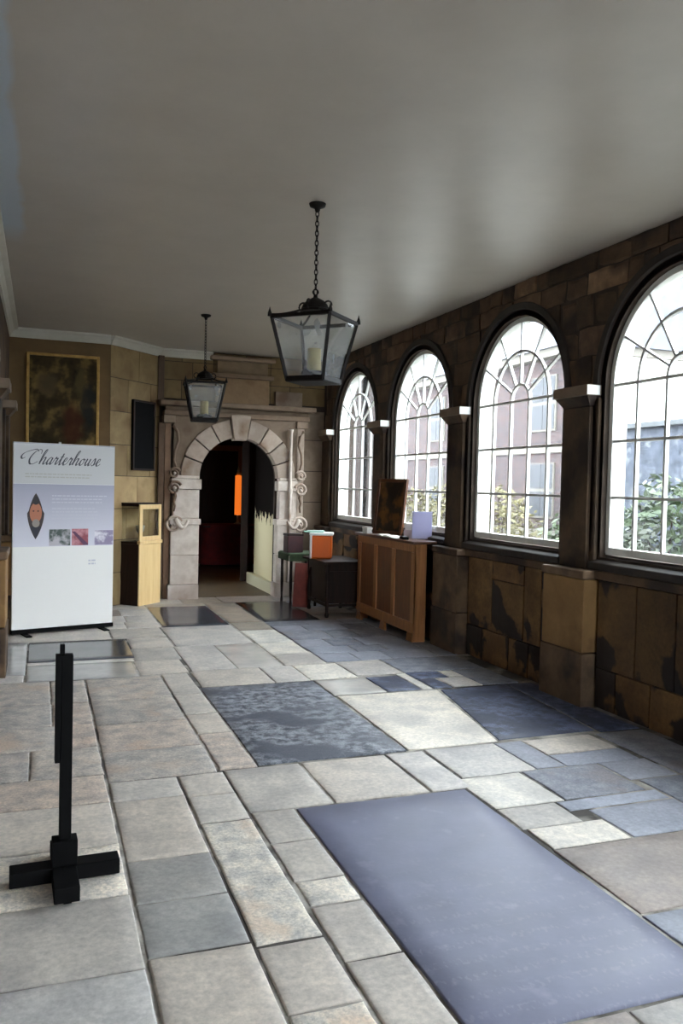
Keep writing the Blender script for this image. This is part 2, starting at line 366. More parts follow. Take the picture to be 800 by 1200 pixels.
# far half
R(1.2, 1.80, 6.38, 6.95, 'beige'); R(1.80, 2.10, 6.38, 6.95, 'lg'); R(2.10, 2.52, 6.39, 6.96, 'pale'); R(2.52, 2.96, 6.44, 7.0, 'lg'); R(2.97, 3.76, 6.45, 7.0, 'bluew')
R(1.22, 1.62, 6.955, 8.02, 'lg'); R(1.62, 2.04, 6.955, 8.02, 'palepol'); R(1.25, 2.03, 8.03, 9.13, 'lg')
for y0, y1, t in ((6.97,7.45,'beige'),(7.46,8.0,'pale'),(8.0,8.75,'pale'),(8.76,9.25,'path'),(9.26,10.0,'path'),(10.0,10.75,'path')): R(2.05, 2.44, y0, y1, t)
R(1.28, 2.03, 9.15, 10.62, 'dark', lift=0.0)
R(2.46, 3.16, 9.26, 10.82, 'dark', lift=0.0)
fill(2.45, 3.60, 7.01, 9.25, ['blue','bluew','lg','bluew','blue'], (0.3,0.5), (0.3,0.6)); fill(3.17, 3.76, 9.26, 10.83, ['bluew','brown'])
fill(3.60, 3.80, 7.01, 9.25, ['bluew'], (0.6,0.9), (0.3,0.4))
# worn stretch on the left
fill(XL, 0.345, 4.61, 6.85, ['worn','worn','pink'], (0.4,0.6), (0.3,0.5), 0.002)
fill(0.35, 0.945, 4.47, 6.85, ['worn','worn','pink'], (0.4,0.62), (0.4,0.62), 0.002)
for y0, y1, t in ((4.49,5.18,'pink'),(5.19,5.64,'beige'),(5.65,6.20,'beige'),(6.20,6.90,'beige')): R(0.95, 1.175, y0, y1, t, 0.004)
R(XL, -0.11, 6.88, 7.11, 'lg'); R(XL, -0.1, 7.12, 8.55, 'gpol')
R(-0.10, 0.78, 6.87, 7.47, 'gpol', lift=0.0); R(-0.10, 0.80, 7.48, 7.60, 'palepol'); R(-0.095, 0.82, 7.61, 8.54, 'dark', lift=0.0)
R(0.79, 1.195, 6.91, 7.45, 'beige'); R(0.81, 1.22, 7.46, 8.0, 'gb'); R(0.83, 1.24, 8.01, 8.55, 'beige'); R(0.70, 1.24, 8.56, 9.14, 'gb')
R(XL, 0.69, 8.56, 9.14, 'gb'); fill(XL, 1.27, 9.15, 10.74, ['gb','lg','brown']); R(0.82, 1.27, 10.74, 11.1, 'gb')
fill(1.28, 3.80, 10.84, 11.44, ['brown','path','gb'], (0.55,0.7)); R(1.28, 2.04, 10.63, 10.83, 'path'); R(2.05,2.45,10.76,10.83,'path')
fill(-1.95, XL, -0.2, 4.9, ['lg','gb','beige']); fill(XL, 3.86, -1.6, 1.19, ['lg','gb','beige','grey'])

# ------------------------------------------------------------------ ceiling
ceil_o = MB().box(-2.1, 4.4, -6.2, 11.6, CEIL, CEIL+0.15).build('ceiling', M['ceiling'])
tag(ceil_o, 'smooth grey-cream painted plaster ceiling', 'ceiling', kind='structure')

# blue-grey strip along the side wall, with a wandering edge
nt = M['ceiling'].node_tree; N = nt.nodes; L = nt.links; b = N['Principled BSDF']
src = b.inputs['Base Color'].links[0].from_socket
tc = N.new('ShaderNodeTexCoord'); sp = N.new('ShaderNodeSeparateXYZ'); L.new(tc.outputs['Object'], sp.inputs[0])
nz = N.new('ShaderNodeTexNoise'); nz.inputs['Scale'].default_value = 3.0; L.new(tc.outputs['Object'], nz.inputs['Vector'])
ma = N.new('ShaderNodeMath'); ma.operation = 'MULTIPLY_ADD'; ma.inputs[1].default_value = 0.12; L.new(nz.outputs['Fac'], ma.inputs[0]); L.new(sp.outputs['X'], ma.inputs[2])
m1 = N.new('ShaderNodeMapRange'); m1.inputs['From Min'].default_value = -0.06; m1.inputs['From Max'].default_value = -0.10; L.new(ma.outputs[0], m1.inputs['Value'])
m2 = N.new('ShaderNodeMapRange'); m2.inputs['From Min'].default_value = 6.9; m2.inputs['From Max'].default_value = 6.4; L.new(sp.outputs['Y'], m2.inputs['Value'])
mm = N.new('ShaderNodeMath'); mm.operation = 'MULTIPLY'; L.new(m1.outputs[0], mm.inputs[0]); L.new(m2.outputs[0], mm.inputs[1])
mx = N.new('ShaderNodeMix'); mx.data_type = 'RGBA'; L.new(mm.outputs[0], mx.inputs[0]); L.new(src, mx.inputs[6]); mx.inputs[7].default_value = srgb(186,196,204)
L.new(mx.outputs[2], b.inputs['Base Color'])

# ------------------------------------------------------------------ walls with round-headed openings
def arch_wall(mb, u0, u1, z1, ops, P, n=28):
    """P(u,z,d) -> point; d 0 inner face, 1 outer face. ops: (centre, radius, spring, sill)"""
    def quad(a, b, c, d, dep): mb.add([P(*a,dep),P(*b,dep),P(*c,dep),P(*d,dep)], [(0,1,2,3)])
    cur = u0
    for (c, r, zs, zb) in ops:
        for dep in (0,1):
            quad((cur,0),(c-r,0),(c-r,z1),(cur,z1),dep)
            if zb > 0: quad((c-r,0),(c+r,0),(c+r,zb),(c-r,zb),dep)
            for i in range(n):
                a, b = PI-PI*i/n, PI-PI*(i+1)/n
                p, q = (c+r*math.cos(a), zs+r*math.sin(a)), (c+r*math.cos(b), zs+r*math.sin(b))
                quad(p, q, (q[0],z1), (p[0],z1), dep)
        loop = [(c-r,zb)] + [(c+r*math.cos(PI-PI*i/n), zs+r*math.sin(PI-PI*i/n)) for i in range(n+1)] + [(c+r,zb)]
        if zb > 0: loop.append((c-r,zb))
        for a, b in zip(loop, loop[1:]): mb.add([P(*a,0),P(*b,0),P(*b,1),P(*a,1)], [(0,1,2,3)])
        cur = c+r
    for dep in (0,1): quad((cur,0),(u1,0),(u1,z1),(cur,z1),dep)
    for u in (u0,u1): mb.add([P(u,0,0),P(u,z1,0),P(u,z1,1),P(u,0,1)], [(0,1,2,3)])
    return mb

centres = [WC+PITCH_Y*k for k in range(-6, 3)]
ops = [(c, WR, WSPR, WSILL-0.03) for c in centres]
wr = arch_wall(MB(), -6.2, 11.6, CEIL+0.1, ops, lambda u, z, d: (XW+0.012 if d == 0 else 4.11, u, z)).build('wall_right', M['joint'])
tag(wr, 'dark brown stone window wall with round-headed windows', 'wall', kind='structure')

def stone_grid(name, fn, us, vs, inn, mat, parent, color):
    """block facing: fn(u,v,d) with d depth outwards; rim set back"""
    mb = MB(); nu, nv = len(us), len(vs); V = []
    for i, u in enumerate(us):
        for j, v in enumerate(vs):
            rim = i in (0,nu-1) or j in (0,nv-1)
            V.append(fn(u, v, inn if not rim else inn-0.006))
    F = [(i*nv+j,(i+1)*nv+j,(i+1)*nv+j+1,i*nv+j+1) for i in range(nu-1) for j in range(nv-1)]
    ring = [(i,0) for i in range(nu)]+[(nu-1,j) for j in range(1,nv)]+[(i,nv-1) for i in range(nu-2,-1,-1)]+[(0,j) for j in range(nv-2,0,-1)]
    o = len(V)
    for i, j in ring: V.append(fn(us[i], vs[j], -0.01))
    for a in range(len(ring)):
        b = (a+1) % len(ring); F.append((ring[a][0]*nv+ring[a][1], ring[b][0]*nv+ring[b][1], o+b, o+a))
    mb.add(V, F)
    return mb.build(name, mat, parent, color=color)

def spandrel_block(y0, y1, z0, z1, centre_list, ra):
    """wall block trimmed against the arch rings (points inside a ring slide out onto it)"""
    def pos(y, z):
        for c in centre_list:
            if z < WSPR:
                if abs(y-c) < ra: y = c+math.copysign(ra, y-c)
            else:
                d = math.hypot(y-c, z-WSPR)
                if d < ra:
                    if d < 1e-4: return None
                    k = ra/d; y, z = c+(y-c)*k, WSPR+(z-WSPR)*k
        return y, min(z, CEIL-0.002)
    n = 6; g = 0.006
    us = [y0+g+(y1-y0-2*g)*i/n for i in range(n+1)]; vs = [z0+g+(z1-z0-2*g)*i/n for i in range(n+1)]
    P = [[pos(u, v) for v in vs] for u in us]
    if any(p is None for r in P for p in r): return
    area = 0
    for i in range(n):
        for j in range(n):
            a, b, c, d = P[i][j], P[i+1][j], P[i+1][j+1], P[i][j+1]
            area += 0.5*abs((c[0]-a[0])*(d[1]-b[1])-(d[0]-b[0])*(c[1]-a[1]))
    if area < 0.006: return
    depth = random.uniform(0.003, 0.026); sh = random.choice([0.6,0.75,0.85,1.0,1.0,1.15,1.35])
    if random.random() < 0.10: sh = 2.3
    def fn(i, j, d):
        y, z = P[i][j]
        y += 0.018*noise.noise(Vector((y*5, z*5, 4))); z += 0.016*noise.noise(Vector((y*5, z*5, 9)))
        return (XW+0.012-d-0.007*noise.noise(Vector((y*7,z*7,1)))*(1 if d > 0 else 0), y, min(z, CEIL))
    stone_grid('stone_block', fn, list(range(n+1)), list(range(n+1)), depth, M['stone'], wr, (sh,sh*0.97,sh*0.93,1))

RA = WR+0.115
def courses(ya, yb):
    cl = [c for c in centres if ya-1.5 < c < yb+1.5]
    z = WSPR-0.0
    hs = [0.24,0.22,0.25,0.17,0.16]
    for h in hs:
        z1 = min(z+h, CEIL)
        y = ya-random.uniform(0,0.3)
        while y < yb:
            w = random.uniform(0.16, 0.62)
            mid_in = any(math.hypot(y+w/2-c, max(z+h/2-WSPR,0)) < RA-0.22 for c in cl)
            if not mid_in: spandrel_block(max(y,ya), min(y+w,yb), z, z1, cl, RA)
            y += w
        z = z1
courses(2.6, 11.44)

# arch mouldings, reveals, pilasters, dado: children of the wall
def ring_moulding(c, r0, r1, x0, x1, name, mat, n=36, legs=None):
    """half-round band between radii r0,r1 on the wall, with straight legs down to z=legs; x0 proud face, x1 back"""
    pts = []
    if legs is not None: pts.append((-1.0, None))
    path = [(c-1, None)] if False else []
    prof_in = [(c-r0, legs)] if legs is not None else []
    prof_out = [(c-r1, legs)] if legs is not None else []
    for i in range(n+1):
        a = PI-PI*i/n
        prof_in.append((c+r0*math.cos(a), WSPR+r0*math.sin(a))); prof_out.append((c+r1*math.cos(a), WSPR+r1*math.sin(a)))
    if legs is not None: prof_in.append((c+r0, legs)); prof_out.append((c+r1, legs))
    mb = MB(); k = len(prof_in); V = []
    for a, b in zip(prof_in, prof_out):
        V += [(x0, a[0], a[1]), (x0, b[0], b[1]), (x1, b[0], b[1]), (x1, a[0], a[1])]
    F = []
    for i in range(k-1):
        for j in range(4): F.append((i*4+j, i*4+(j+1)%4, (i+1)*4+(j+1)%4, (i+1)*4+j))
    F += [(0,1,2,3), ((k-1)*4+3,(k-1)*4+2,(k-1)*4+1,(k-1)*4)]
    mb.add(V, F)
    return mb.build(name, mat, wr, bevel=0.006)

vis = [c for c in centres if c > -1.7]
for c in vis:
    ring_moulding(c, WR+0.055, WR+0.115, XW-0.018, XW+0.05, 'arch_moulding', M['dark_stone'], legs=WSILL)
    ring_moulding(c, WR+0.004, WR+0.050, XW+0.012, XW+0.06, 'arch_moulding', M['dark_stone'], legs=WSILL)
    s = MB(); s.hexa([(XD-0.02,c-0.80,1.02),(4.0,c-0.80,1.02),(4.0,c+0.80,1.02),(XD-0.02,c+0.80,1.02)],
                     [(XD-0.02,c-0.80,1.075),(4.0,c-0.74,1.13),(4.0,c+0.74,1.13),(XD-0.02,c+0.80,1.075)])
    s.build('sill_stone', M['dark_stone'], wr, bevel=0.008)

def pilaster(yc, side, parent, ochre):
    """pedestal, shaft and capital engaged on a wall; side +1 right wall, -1 left wall"""
    if side > 0: X = lambda d: XW+0.012-d
    else: X = lambda d: XL+d-0.0
    base = bpy.data.objects.new('pilaster', None); COL.objects.link(base); base.parent = parent
    def bx(name, y0, y1, z0, z1, d, mat, col, bev=0.008):
        xa, xb = sorted((X(-0.005), X(d)))
        return boxo(name, mat, base, xa, xb, y0, y1, z0, z1, bevel=bev, color=col)
    pd = 0.142 if side > 0 else 0.125
    ped = M['ochre'] if ochre else M['stone']
    sh = (1,1,1,1) if ochre else (1.15,1.1,1.0,1)
    bx('pedestal', yc-0.262, yc+0.262, 0.40, 0.945, pd-0.006, ped, sh)
    bx('plinth', yc-0.272, yc+0.272, -0.01, 0.395, pd, M['stone'], (1.15,1.12,1.05,1))
    bx('pedestal_cap', yc-0.275, yc+0.275, 0.95, 1.014, pd+0.008, M['stone'], (1.5,1.48,1.42,1), 0.012)
    bx('shaft', yc-0.163, yc+0.163, 1.016, 2.24, 0.062, M['stone'], (0.72,0.70,0.66,1))
    bx('shaft_margin', yc-0.225, yc+0.225, 1.017, 2.3, 0.03, M['stone'], (0.6,0.58,0.55,1))
    # capital: tapered bell and square abacus
    d0, d1, d2 = 0.064, 0.118, 0.132
    zb, zm, zt = 2.245, 2.315, 2.395
    mb = MB()
    def rect(d, w, z):
        a, b = X(-0.005), X(d)
        return [(a,yc-w,z),(b,yc-w,z),(b,yc+w,z),(a,yc+w,z)]
    mb.hexa(rect(d0,0.168,zb), rect(d1,0.205,zm)); mb.build('capital', M['stone'], base, bevel=0.004, color=(0.8,0.77,0.72,1))
    mb = MB(); mb.hexa(rect(d2,0.213,zm+0.002), rect(d2,0.213,zt)); mb.build('abacus', M['portal'], base, bevel=0.005, color=(0.34,0.29,0.24,1))
    if side > 0: boxo('abacus_lit_side', M['white_frame'], base, X(0.128), XW-0.002, yc-0.217, yc-0.2132, zm+0.006, zt-0.004)  # window light on the abacus side, added as a thin white plate
    return base
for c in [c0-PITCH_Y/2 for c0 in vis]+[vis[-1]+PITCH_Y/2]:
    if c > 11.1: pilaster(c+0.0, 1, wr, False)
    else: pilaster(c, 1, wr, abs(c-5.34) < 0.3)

# dado blocks under the windows
for c in vis[2:]:
    y0, y1 = c-0.70, c+0.70
    if y1 > 11.4: y1 = 11.4
    boxo('dado_cap', M['stone'], wr, XD-0.022, XW+0.02, c-0.71, c+0.71, 0.955, 1.018, 0.008, (1.05,1.0,0.92,1))
    def blk(ya, yb, za, zb, dep, col, mat='dado'):
        us = [ya+0.006+(yb-ya-0.012)*i/4 for i in range(5)]; vs = [za+0.006+(zb-za-0.012)*i/4 for i in range(5)]
        stone_grid('stone_block', lambda u, v, d: (XW+0.012-d+0.004*noise.noise(Vector((u*8,v*8,2))), u, v), us, vs, dep, M[mat], wr, col)
    y = y0
    near = abs(c-4.355) < 0.2
    while y < y1-0.02:                                  # lower course
        w = random.uniform(0.3,0.5); e = y1 if y1-(y+w) < 0.2 else y+w
        s = random.uniform(0.75,1.0); blk(y, e, 0.0, 0.30, 0.034, (s*1.1,s*1.02,s*0.92,1)); y = e
    cuts = [y0, y0+0.22, y0+0.60, y0+0.98, y1] if near else [y0, y0+0.16, y0+0.42, y0+0.95, y1]
    for i in range(4):
        s = [0.7,0.5,0.55,0.75][i] if near else [0.8,1.05,0.9,1.1][i]
        blk(cuts[i], cuts[i+1], 0.30, 0.78 if (not near and i == 2) else 0.95, 0.030+random.uniform(-0.004,0.006), (s*1.02,s*1.0,s*0.95,1))
        if not near and i == 2: blk(cuts[2], cuts[3], 0.78, 0.95, 0.034, (1.0,0.95,0.9,1))

# ------------------------------------------------------------------ windows
def sector(mb, x0, x1, c, z, ra, rb, a0, a1, n=6):
    V = []; F = []
    for i in range(n+1):
        a = a0+(a1-a0)*i/n
        for r in (ra, rb):
            for x in (x0, x1): V.append((x, c+r*math.cos(a), z+r*math.sin(a)))
    for i in range(n):
        o, p = i*4, (i+1)*4
        F += [(o,o+2,p+2,p),(o+1,p+1,p+3,o+3),(o,p,p+1,o+1),(o+2,o+3,p+3,p+2)]
    F += [(0,1,3,2),(n*4,n*4+2,n*4+3,n*4+1)]
    return mb.add(V, F)
BW = 0.020
ORD = ['first','second','third','fourth','fifth','sixth','seventh','eighth','ninth']
def build_window(c, idx, panes=True):
    w = thing('window_%d' % idx, 'round-headed white-barred window with radiating fan head, ' + ORD[idx-1] + ' from the portal', 'window', (0,0,0), kind='structure')
    x0, x1 = XG-0.014, XG+0.045
    # outer frame: arched sash stile
    mb = MB(); n = 36; ro, ri = WR+0.004, WR-0.042; V = []
    path = [(-1, WSILL)] + [(None, PI-PI*i/n) for i in range(n+1)] + [(1, WSILL)]
    for kx, a in path:
        if kx is None: po = (c+ro*math.cos(a), WSPR+ro*math.sin(a)); pi_ = (c+ri*math.cos(a), WSPR+ri*math.sin(a))
        else: po = (c+kx*ro, a); pi_ = (c+kx*ri, a)
        V += [(x0,*pi_),(x0,*po),(x1,*po),(x1,*pi_)]
    k = len(path); F = []
    for i in range(k-1):
        for j in range(4): F.append((i*4+j,i*4+(j+1)%4,(i+1)*4+(j+1)%4,(i+1)*4+j))
    F += [(0,1,2,3),((k-1)*4+3,(k-1)*4+2,(k-1)*4+1,(k-1)*4)]
    mb.add(V, F); mb.build('frame', M['white_frame'], w)
    boxo('bottom_rail', M['white_frame'], w, x0-0.006, x1, c-ri-0.03, c+ri+0.03, WSILL-0.012, WSILL+0.045, 0.004)
    # painted outer reveal
    mb = MB(); V = []
    rr = WR-0.002
    path2 = [(c-rr, WSILL)] + [(c+rr*math.cos(PI-PI*i/n), WSPR+rr*math.sin(PI-PI*i/n)) for i in range(n+1)] + [(c+rr, WSILL)]
    for p in path2: V += [(x1+0.002,*p),(4.115,*p)]
    mb.add(V, [(i*2,i*2+1,i*2+3,i*2+2) for i in range(len(path2)-1)])
    o = mb.build('outer_reveal', M['white_frame'], w); sm = o.modifiers.new('thick','SOLIDIFY'); sm.thickness = 0.012; sm.offset = 1
    boxo('outer_sill', M['portal'], w, x1+0.002, 4.16, c-0.8, c+0.8, WSILL-0.09, WSILL-0.02)
    cols = [-ri, -0.438, -0.146, 0.146, 0.438, ri]
    dz = (WSPR-WSILL)/3
    rows = [WSILL+0.03, WSILL+dz, WSILL+2*dz, WSPR]
    bars = (XG-0.010, XG+0.020)
    for y in cols[1:5]: boxo('glazing_bar', M['lead'], w, *bars, c+y-BW/2, c+y+BW/2, WSILL+0.03, WSPR)
    for z in rows[1:]: boxo('glazing_bar', M['lead'], w, bars[0]+0.001, bars[1]+0.001, c-ri, c+ri, z-BW/2, z+BW/2)
    for r in (0.146, 0.438):
        sector(MB(), *bars, c, WSPR, r-BW/2, r+BW/2, 0, PI, 20).build('glazing_bar', M['lead'], w)
    for a in (30,60,90,120,150):
        a = math.radians(a); d = (math.cos(a), math.sin(a))
        MB().bar((XG+0.005, c+0.15*d[0], WSPR+0.15*d[1]), (XG+0.005, c+ri*d[0], WSPR+ri*d[1]), 0.030, BW*0.8, (-math.copysign(1e-9,1), -d[1], d[0])).build('glazing_bar', M['lead'], w)
    if panes:
        g = XG-0.006
        for i in range(5):
            for j in range(3):
                t = random.uniform(-0.0015, 0.0015)
                mb = MB(); ya, yb = c+cols[i], c+cols[i+1]; za, zb = rows[j], rows[j+1]
                mb.add([(g+t,ya,za),(g-t,yb,za),(g-t,yb,zb),(g+t,ya,zb)], [(0,1,2,3)]); mb.build('pane', M['glass'], w)
        def pane_sector(ra, rb, a0, a1):
            V = []; F = []; n = 8; t = random.uniform(-0.0015,0.0015)
            for i in range(n+1):
                a = a0+(a1-a0)*i/n
                for r in (ra, rb): V.append((g+t*(i-n/2)/n, c+r*math.cos(a), WSPR+r*math.sin(a)))
            F = [(i*2,i*2+1,i*2+3,i*2+2) for i in range(n)]
            MB().add(V, F).build('pane', M['glass'], w)
        for ra, rb in ((0.146,0.438),(0.438,ri)):
            for s in range(6): pane_sector(ra, rb, PI*s/6, PI*(s+1)/6)
        pane_sector(0.002, 0.146, 0, PI)
    return w
for k, c in enumerate(reversed(vis)):
    build_window(c, k+1, panes=True)

# ------------------------------------------------------------------ left, end and back walls
wl = MB()
wl.box(XL-0.35, XL, 4.95, 11.6, 0, CEIL+0.05); wl.box(-2.05, XL-0.002, 4.95, 5.25, 0, CEIL+0.05); wl.box(-2.35, -2.0, -6.2, 5.25, 0, CEIL+0.05)
wl = wl.build('wall_left', M['stone'], color=(1.0,0.95,0.88,1))
tag(wl, 'dim brown stone wall along the dark side of the corridor', 'wall', kind='structure')
pilaster(7.318, -1, wl, True); pilaster(5.343, -1, wl, True); pilaster(9.293, -1, wl, True)

wb = arch_wall(MB(), -2.1, 4.3, CEIL+0.05, [(1.7, 1.35, 1.75, 0.0)], lambda u, z, d: (u, -6.0-0.3*d, z)).build('wall_back', M['stone'], color=(1.3,1.3,1.3,1))
tag(wb, 'stone wall with a wide open archway behind the viewer', 'wall', kind='structure')

# painting wall, 45-degree corner wall
M['plaster'] = material('ochre_plaster', srgb(104,80,48), srgb(122,96,60), 3.0, (0.6, 0.8), 0.2, 20, c3=srgb(108,82,48), s3=1.6)
M['ashlar'] = material('yellow_ashlar', srgb(140,116,78), srgb(166,142,100), 4.0, (0.65, 0.85), 0.25, 20, c3=srgb(120,92,60), s3=2.0, objcol=True)
CA, CB = Vector((0.80, YP)), Vector((1.50, YE))
we = MB().box(XL, CA.x, YP, YP+0.3, 0, CEIL+0.05).build('wall_painting', M['plaster'])
tag(we, 'dark ochre plaster end wall behind the hanging painting', 'wall', kind='structure')
cn = (CB-CA).normalized(); nn = Vector((-cn.y, cn.x))   # nn points behind the wall
mb = MB(); th = 0.3
mb.hexa([(CA.x,CA.y,0),(CB.x,CB.y,0),(CB.x+nn.x*th,CB.y+nn.y*th,0),(CA.x+nn.x*th,CA.y+nn.y*th,0)],
        [(CA.x,CA.y,CEIL+.05),(CB.x,CB.y,CEIL+.05),(CB.x+nn.x*th,CB.y+nn.y*th,CEIL+.05),(CA.x+nn.x*th,CA.y+nn.y*th,CEIL+.05)])
wc = mb.build('wall_corner', M['joint'])
tag(wc, 'canted corner wall of yellow stone blocks beside the portal', 'wall', kind='structure')
LW = (CB-CA).length
def on_corner(u, v, d):
    p = CA+cn*u-nn*d
    return (p.x, p.y, v)
z = 0.0
for r, h in enumerate((0.42,0.42,0.40,0.42,0.40,0.42,0.42,0.40)):
    u = 0.0; cut = [0.0, 0.55, LW] if r % 2 else [0.0, 0.34, 0.80, LW]
    for a, b in zip(cut, cut[1:]):
        s = random.uniform(0.9,1.08)*(1.5 if r in (2,3) else 1.0)
        us = [a+0.004+(b-a-0.008)*i/3 for i in range(4)]; vs = [z+0.004+(h-0.008)*i/3 for i in range(4)]
        stone_grid('stone_block', on_corner, us, vs, 0.014, M['ashlar'], wc, (s,s,s*(1.04 if r in (2,3) else 1.0),1))
    z += h

# portal wall
PX, PR, PS = 2.60, 0.555, 1.675        # doorway centre, radius, springing
wp = arch_wall(MB(), 1.45, 4.35, CEIL+0.05, [(PX, PR, PS, 0.0)], lambda u, z, d: (u, YE+0.06*d, z)).build('wall_portal', M['joint'])
tag(wp, 'end wall of dressed stone carrying the carved portal', 'wall', kind='structure')

# wall blocks over the portal, colours darkened for the weaker light up here
def wall_block(x0, x1, z0, z1, dep, mat, col, parent=None):
    us = [x0+0.005+(x1-x0-0.01)*i/3 for i in range(4)]; vs = [z0+0.005+(z1-z0-0.01)*i/3 for i in range(4)]
    return stone_grid('stone_block', lambda u, v, d: (u, YE-d, v), us, vs, dep, M[mat], parent or wp, col)
z = 2.74
for r, h in enumerate((0.26,0.25,0.16)):
    cuts = [1.5,1.95,2.24,2.66,3.06,3.5,3.88] if r % 2 else [1.5,1.8,2.24,2.7,3.06,3.35,3.88]
    for a, b in zip(cuts, cuts[1:]):
        s = random.uniform(0.55,0.72); wall_block(a, b, z, z+h, 0.014, 'ashlar', (s,s*0.97,s*0.9,1))
    z += h
z = 0.0
for h in (0.45,0.45,0.45,0.45,0.45,0.42):
    s = random.uniform(0.75,0.95); wall_block(3.56, 3.88, z, z+h, 0.014, 'portal', (s*0.42,s*0.36,s*0.29,1)); z += h  # weaker light painted in: these blocks are darkened as well

# cornices (white plaster coves)
def cornice(name, a, b, label, d=0.075, h=0.11):
    a = Vector(a); b = Vector(b); t = (b-a).normalized(); n = Vector((t.y, -t.x))
    prof = [(0.0,-h),(0.022,-h),(0.03,-h*0.7),(0.055,-h*0.35),(d,-h*0.2),(d,0.0),(0.0,0.0)]
    mb = MB(); V = []
    for p in (a, b):
        for o, zz in prof: V.append((p.x+n.x*o, p.y+n.y*o, CEIL+zz))
    k = len(prof)
    mb.add(V, [(i,(i+1)%k,k+(i+1)%k,k+i) for i in range(k)]+[tuple(range(k)), tuple(reversed(range(k,2*k)))])
    o = mb.build(name, M['cornice']); tag(o, label, 'cornice', kind='structure'); return o
cornice('trim_1', (XL, YP), (CA.x, YP), 'white plaster cornice above the painting')
cornice('trim_2', (CA.x, CA.y), (CB.x, CB.y), 'white plaster cornice along the canted corner')
cornice('trim_3', (CB.x, YE), (2.22, YE), 'white plaster cornice above the portal')
cornice('trim_4', (XL, 4.9), (XL, YP), 'pale plaster cornice on the dark side wall', 0.10, 0.10)

# ------------------------------------------------------------------ carved portal (fixed stone frame of the doorway)
portal = bpy.data.objects.new('stone_portal', None); COL.objects.link(portal); portal.parent = wp
portal['label'] = 'pale carved limestone portal framing the dark arched doorway'
YF = 11.30
def pb(name, x0, x1, z0, z1, y0=YF, y1=YE+0.01, mat='portal', col=(1,1,1,1), bev=0.008, par=None):
    return boxo(name, M[mat], par or portal, x0, x1, y0, y1, z0, z1, bevel=bev, color=col)
XI0, XI1 = PX-PR, PX+PR
# jambs
for sgn, xa, xb in ((-1, 1.66, XI0), (1, XI1, 3.44)):
    pb('jamb_base', xa-0.035, xb+0.0, -0.01, 0.20, YF-0.06, col=(0.95,0.96,1.0,1))
    pb('jamb_block', xa, xb, 0.202, 0.60, YF-0.02)
    pb('jamb_block', xa, xb, 0.605, 1.02, YF-0.02)
    pb('jamb_band', xa-0.02, xb+0.02 if sgn < 0 else xb, 1.02, 1.10, YF-0.045)
    pb('jamb_block', xa+0.03, xb, 1.104, 1.50, YF)
    pb('impost', xa+0.0, xb+(0.025 if sgn < 0 else 0.0), 1.505, PS-0.03, YF-0.025)
    pb('impost', xa+0.03, xb, PS-0.028, PS+0.02, YF)
# voussoirs with deep joints, spandrels
NV = 9
edges = [PI*i/NV for i in range(NV+1)]
zt = 2.50
for i in range(NV):
    a0, a1 = edges[i]+0.012, edges[i+1]-0.012
    key = (i == NV//2)
    ro = PR+0.26
    mb = MB(); V = []; n = 5
    yy = YF-(0.045 if key else 0.0)
    for j in range(n+1):
        a = a0+(a1-a0)*j/n
        for r in (PR-(0.03 if key else 0.0), ro+(0.06 if key else 0.0)):
            for y in (yy, YE+0.01): V.append((PX+r*math.cos(a), y, PS+0.02*0+r*math.sin(a)))
    F = []
    for j in range(n):
        o, p = j*4, (j+1)*4
        F += [(o,o+2,p+2,p),(o+1,p+1,p+3,o+3),(o,p,p+1,o+1),(o+2,o+3,p+3,p+2)]
    F += [(0,1,3,2),(n*4,n*4+2,n*4+3,n*4+1)]
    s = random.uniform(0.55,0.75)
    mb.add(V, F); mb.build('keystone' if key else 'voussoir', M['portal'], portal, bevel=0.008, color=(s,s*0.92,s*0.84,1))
for sgn in (-1, 1):                       # spandrel slabs behind the voussoirs
    mb = MB(); poly = []
    ro = PR+0.262
    xe = 1.69 if sgn < 0 else 3.44
    poly = [(xe, PS+0.02), (xe, zt), (PX, zt)]
    poly += [(PX+sgn*ro*math.sin(t*PI/2/10), PS+ro*math.cos(t*PI/2/10)) for t in range(0, 11)]
    poly = [(x, min(z, zt)) for x, z in poly]
    mb.prism([(x, YF+0.03, z) for x, z in poly], (0,0,0), (0,0.13,0)); mb.build('spandrel', M['portal'], portal, color=(0.34,0.28,0.22,1))  # spandrel colour darkened to carry the weaker upper light
# flanking pilaster strips and brown outer order
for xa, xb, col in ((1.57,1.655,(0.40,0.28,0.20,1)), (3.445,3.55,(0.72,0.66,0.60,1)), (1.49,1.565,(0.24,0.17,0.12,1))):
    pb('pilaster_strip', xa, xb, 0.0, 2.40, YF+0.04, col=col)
pb('corner_shade_strip', 1.475, 1.56, 2.702, CEIL-0.10, YE-0.06, col=(0.16,0.12,0.09,1))  # dark strip added for the vertical shading in this corner
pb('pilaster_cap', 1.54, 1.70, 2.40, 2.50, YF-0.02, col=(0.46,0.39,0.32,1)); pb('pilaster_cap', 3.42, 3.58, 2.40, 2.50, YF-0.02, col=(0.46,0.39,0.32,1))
# slim shaft beside right jamb
MB().lathe([(0.035,0.2),(0.035,0.24),(0.026,0.26),(0.024,1.46),(0.034,1.48),(0.036,1.53),(0.022,1.56),(0.022,2.32),(0.036,2.38)], (3.33, YF-0.035, 0), 12).build('slim_column', M['portal'], portal, smooth=True)
# entablature; soot and weak upper light both painted into the browns
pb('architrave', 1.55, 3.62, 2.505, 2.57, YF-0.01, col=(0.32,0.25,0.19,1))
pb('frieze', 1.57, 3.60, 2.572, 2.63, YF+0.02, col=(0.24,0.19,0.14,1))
pb('cornice_ledge', 1.49, 3.68, 2.632, 2.70, YF-0.10, col=(0.32,0.26,0.20,1), bev=0.014)
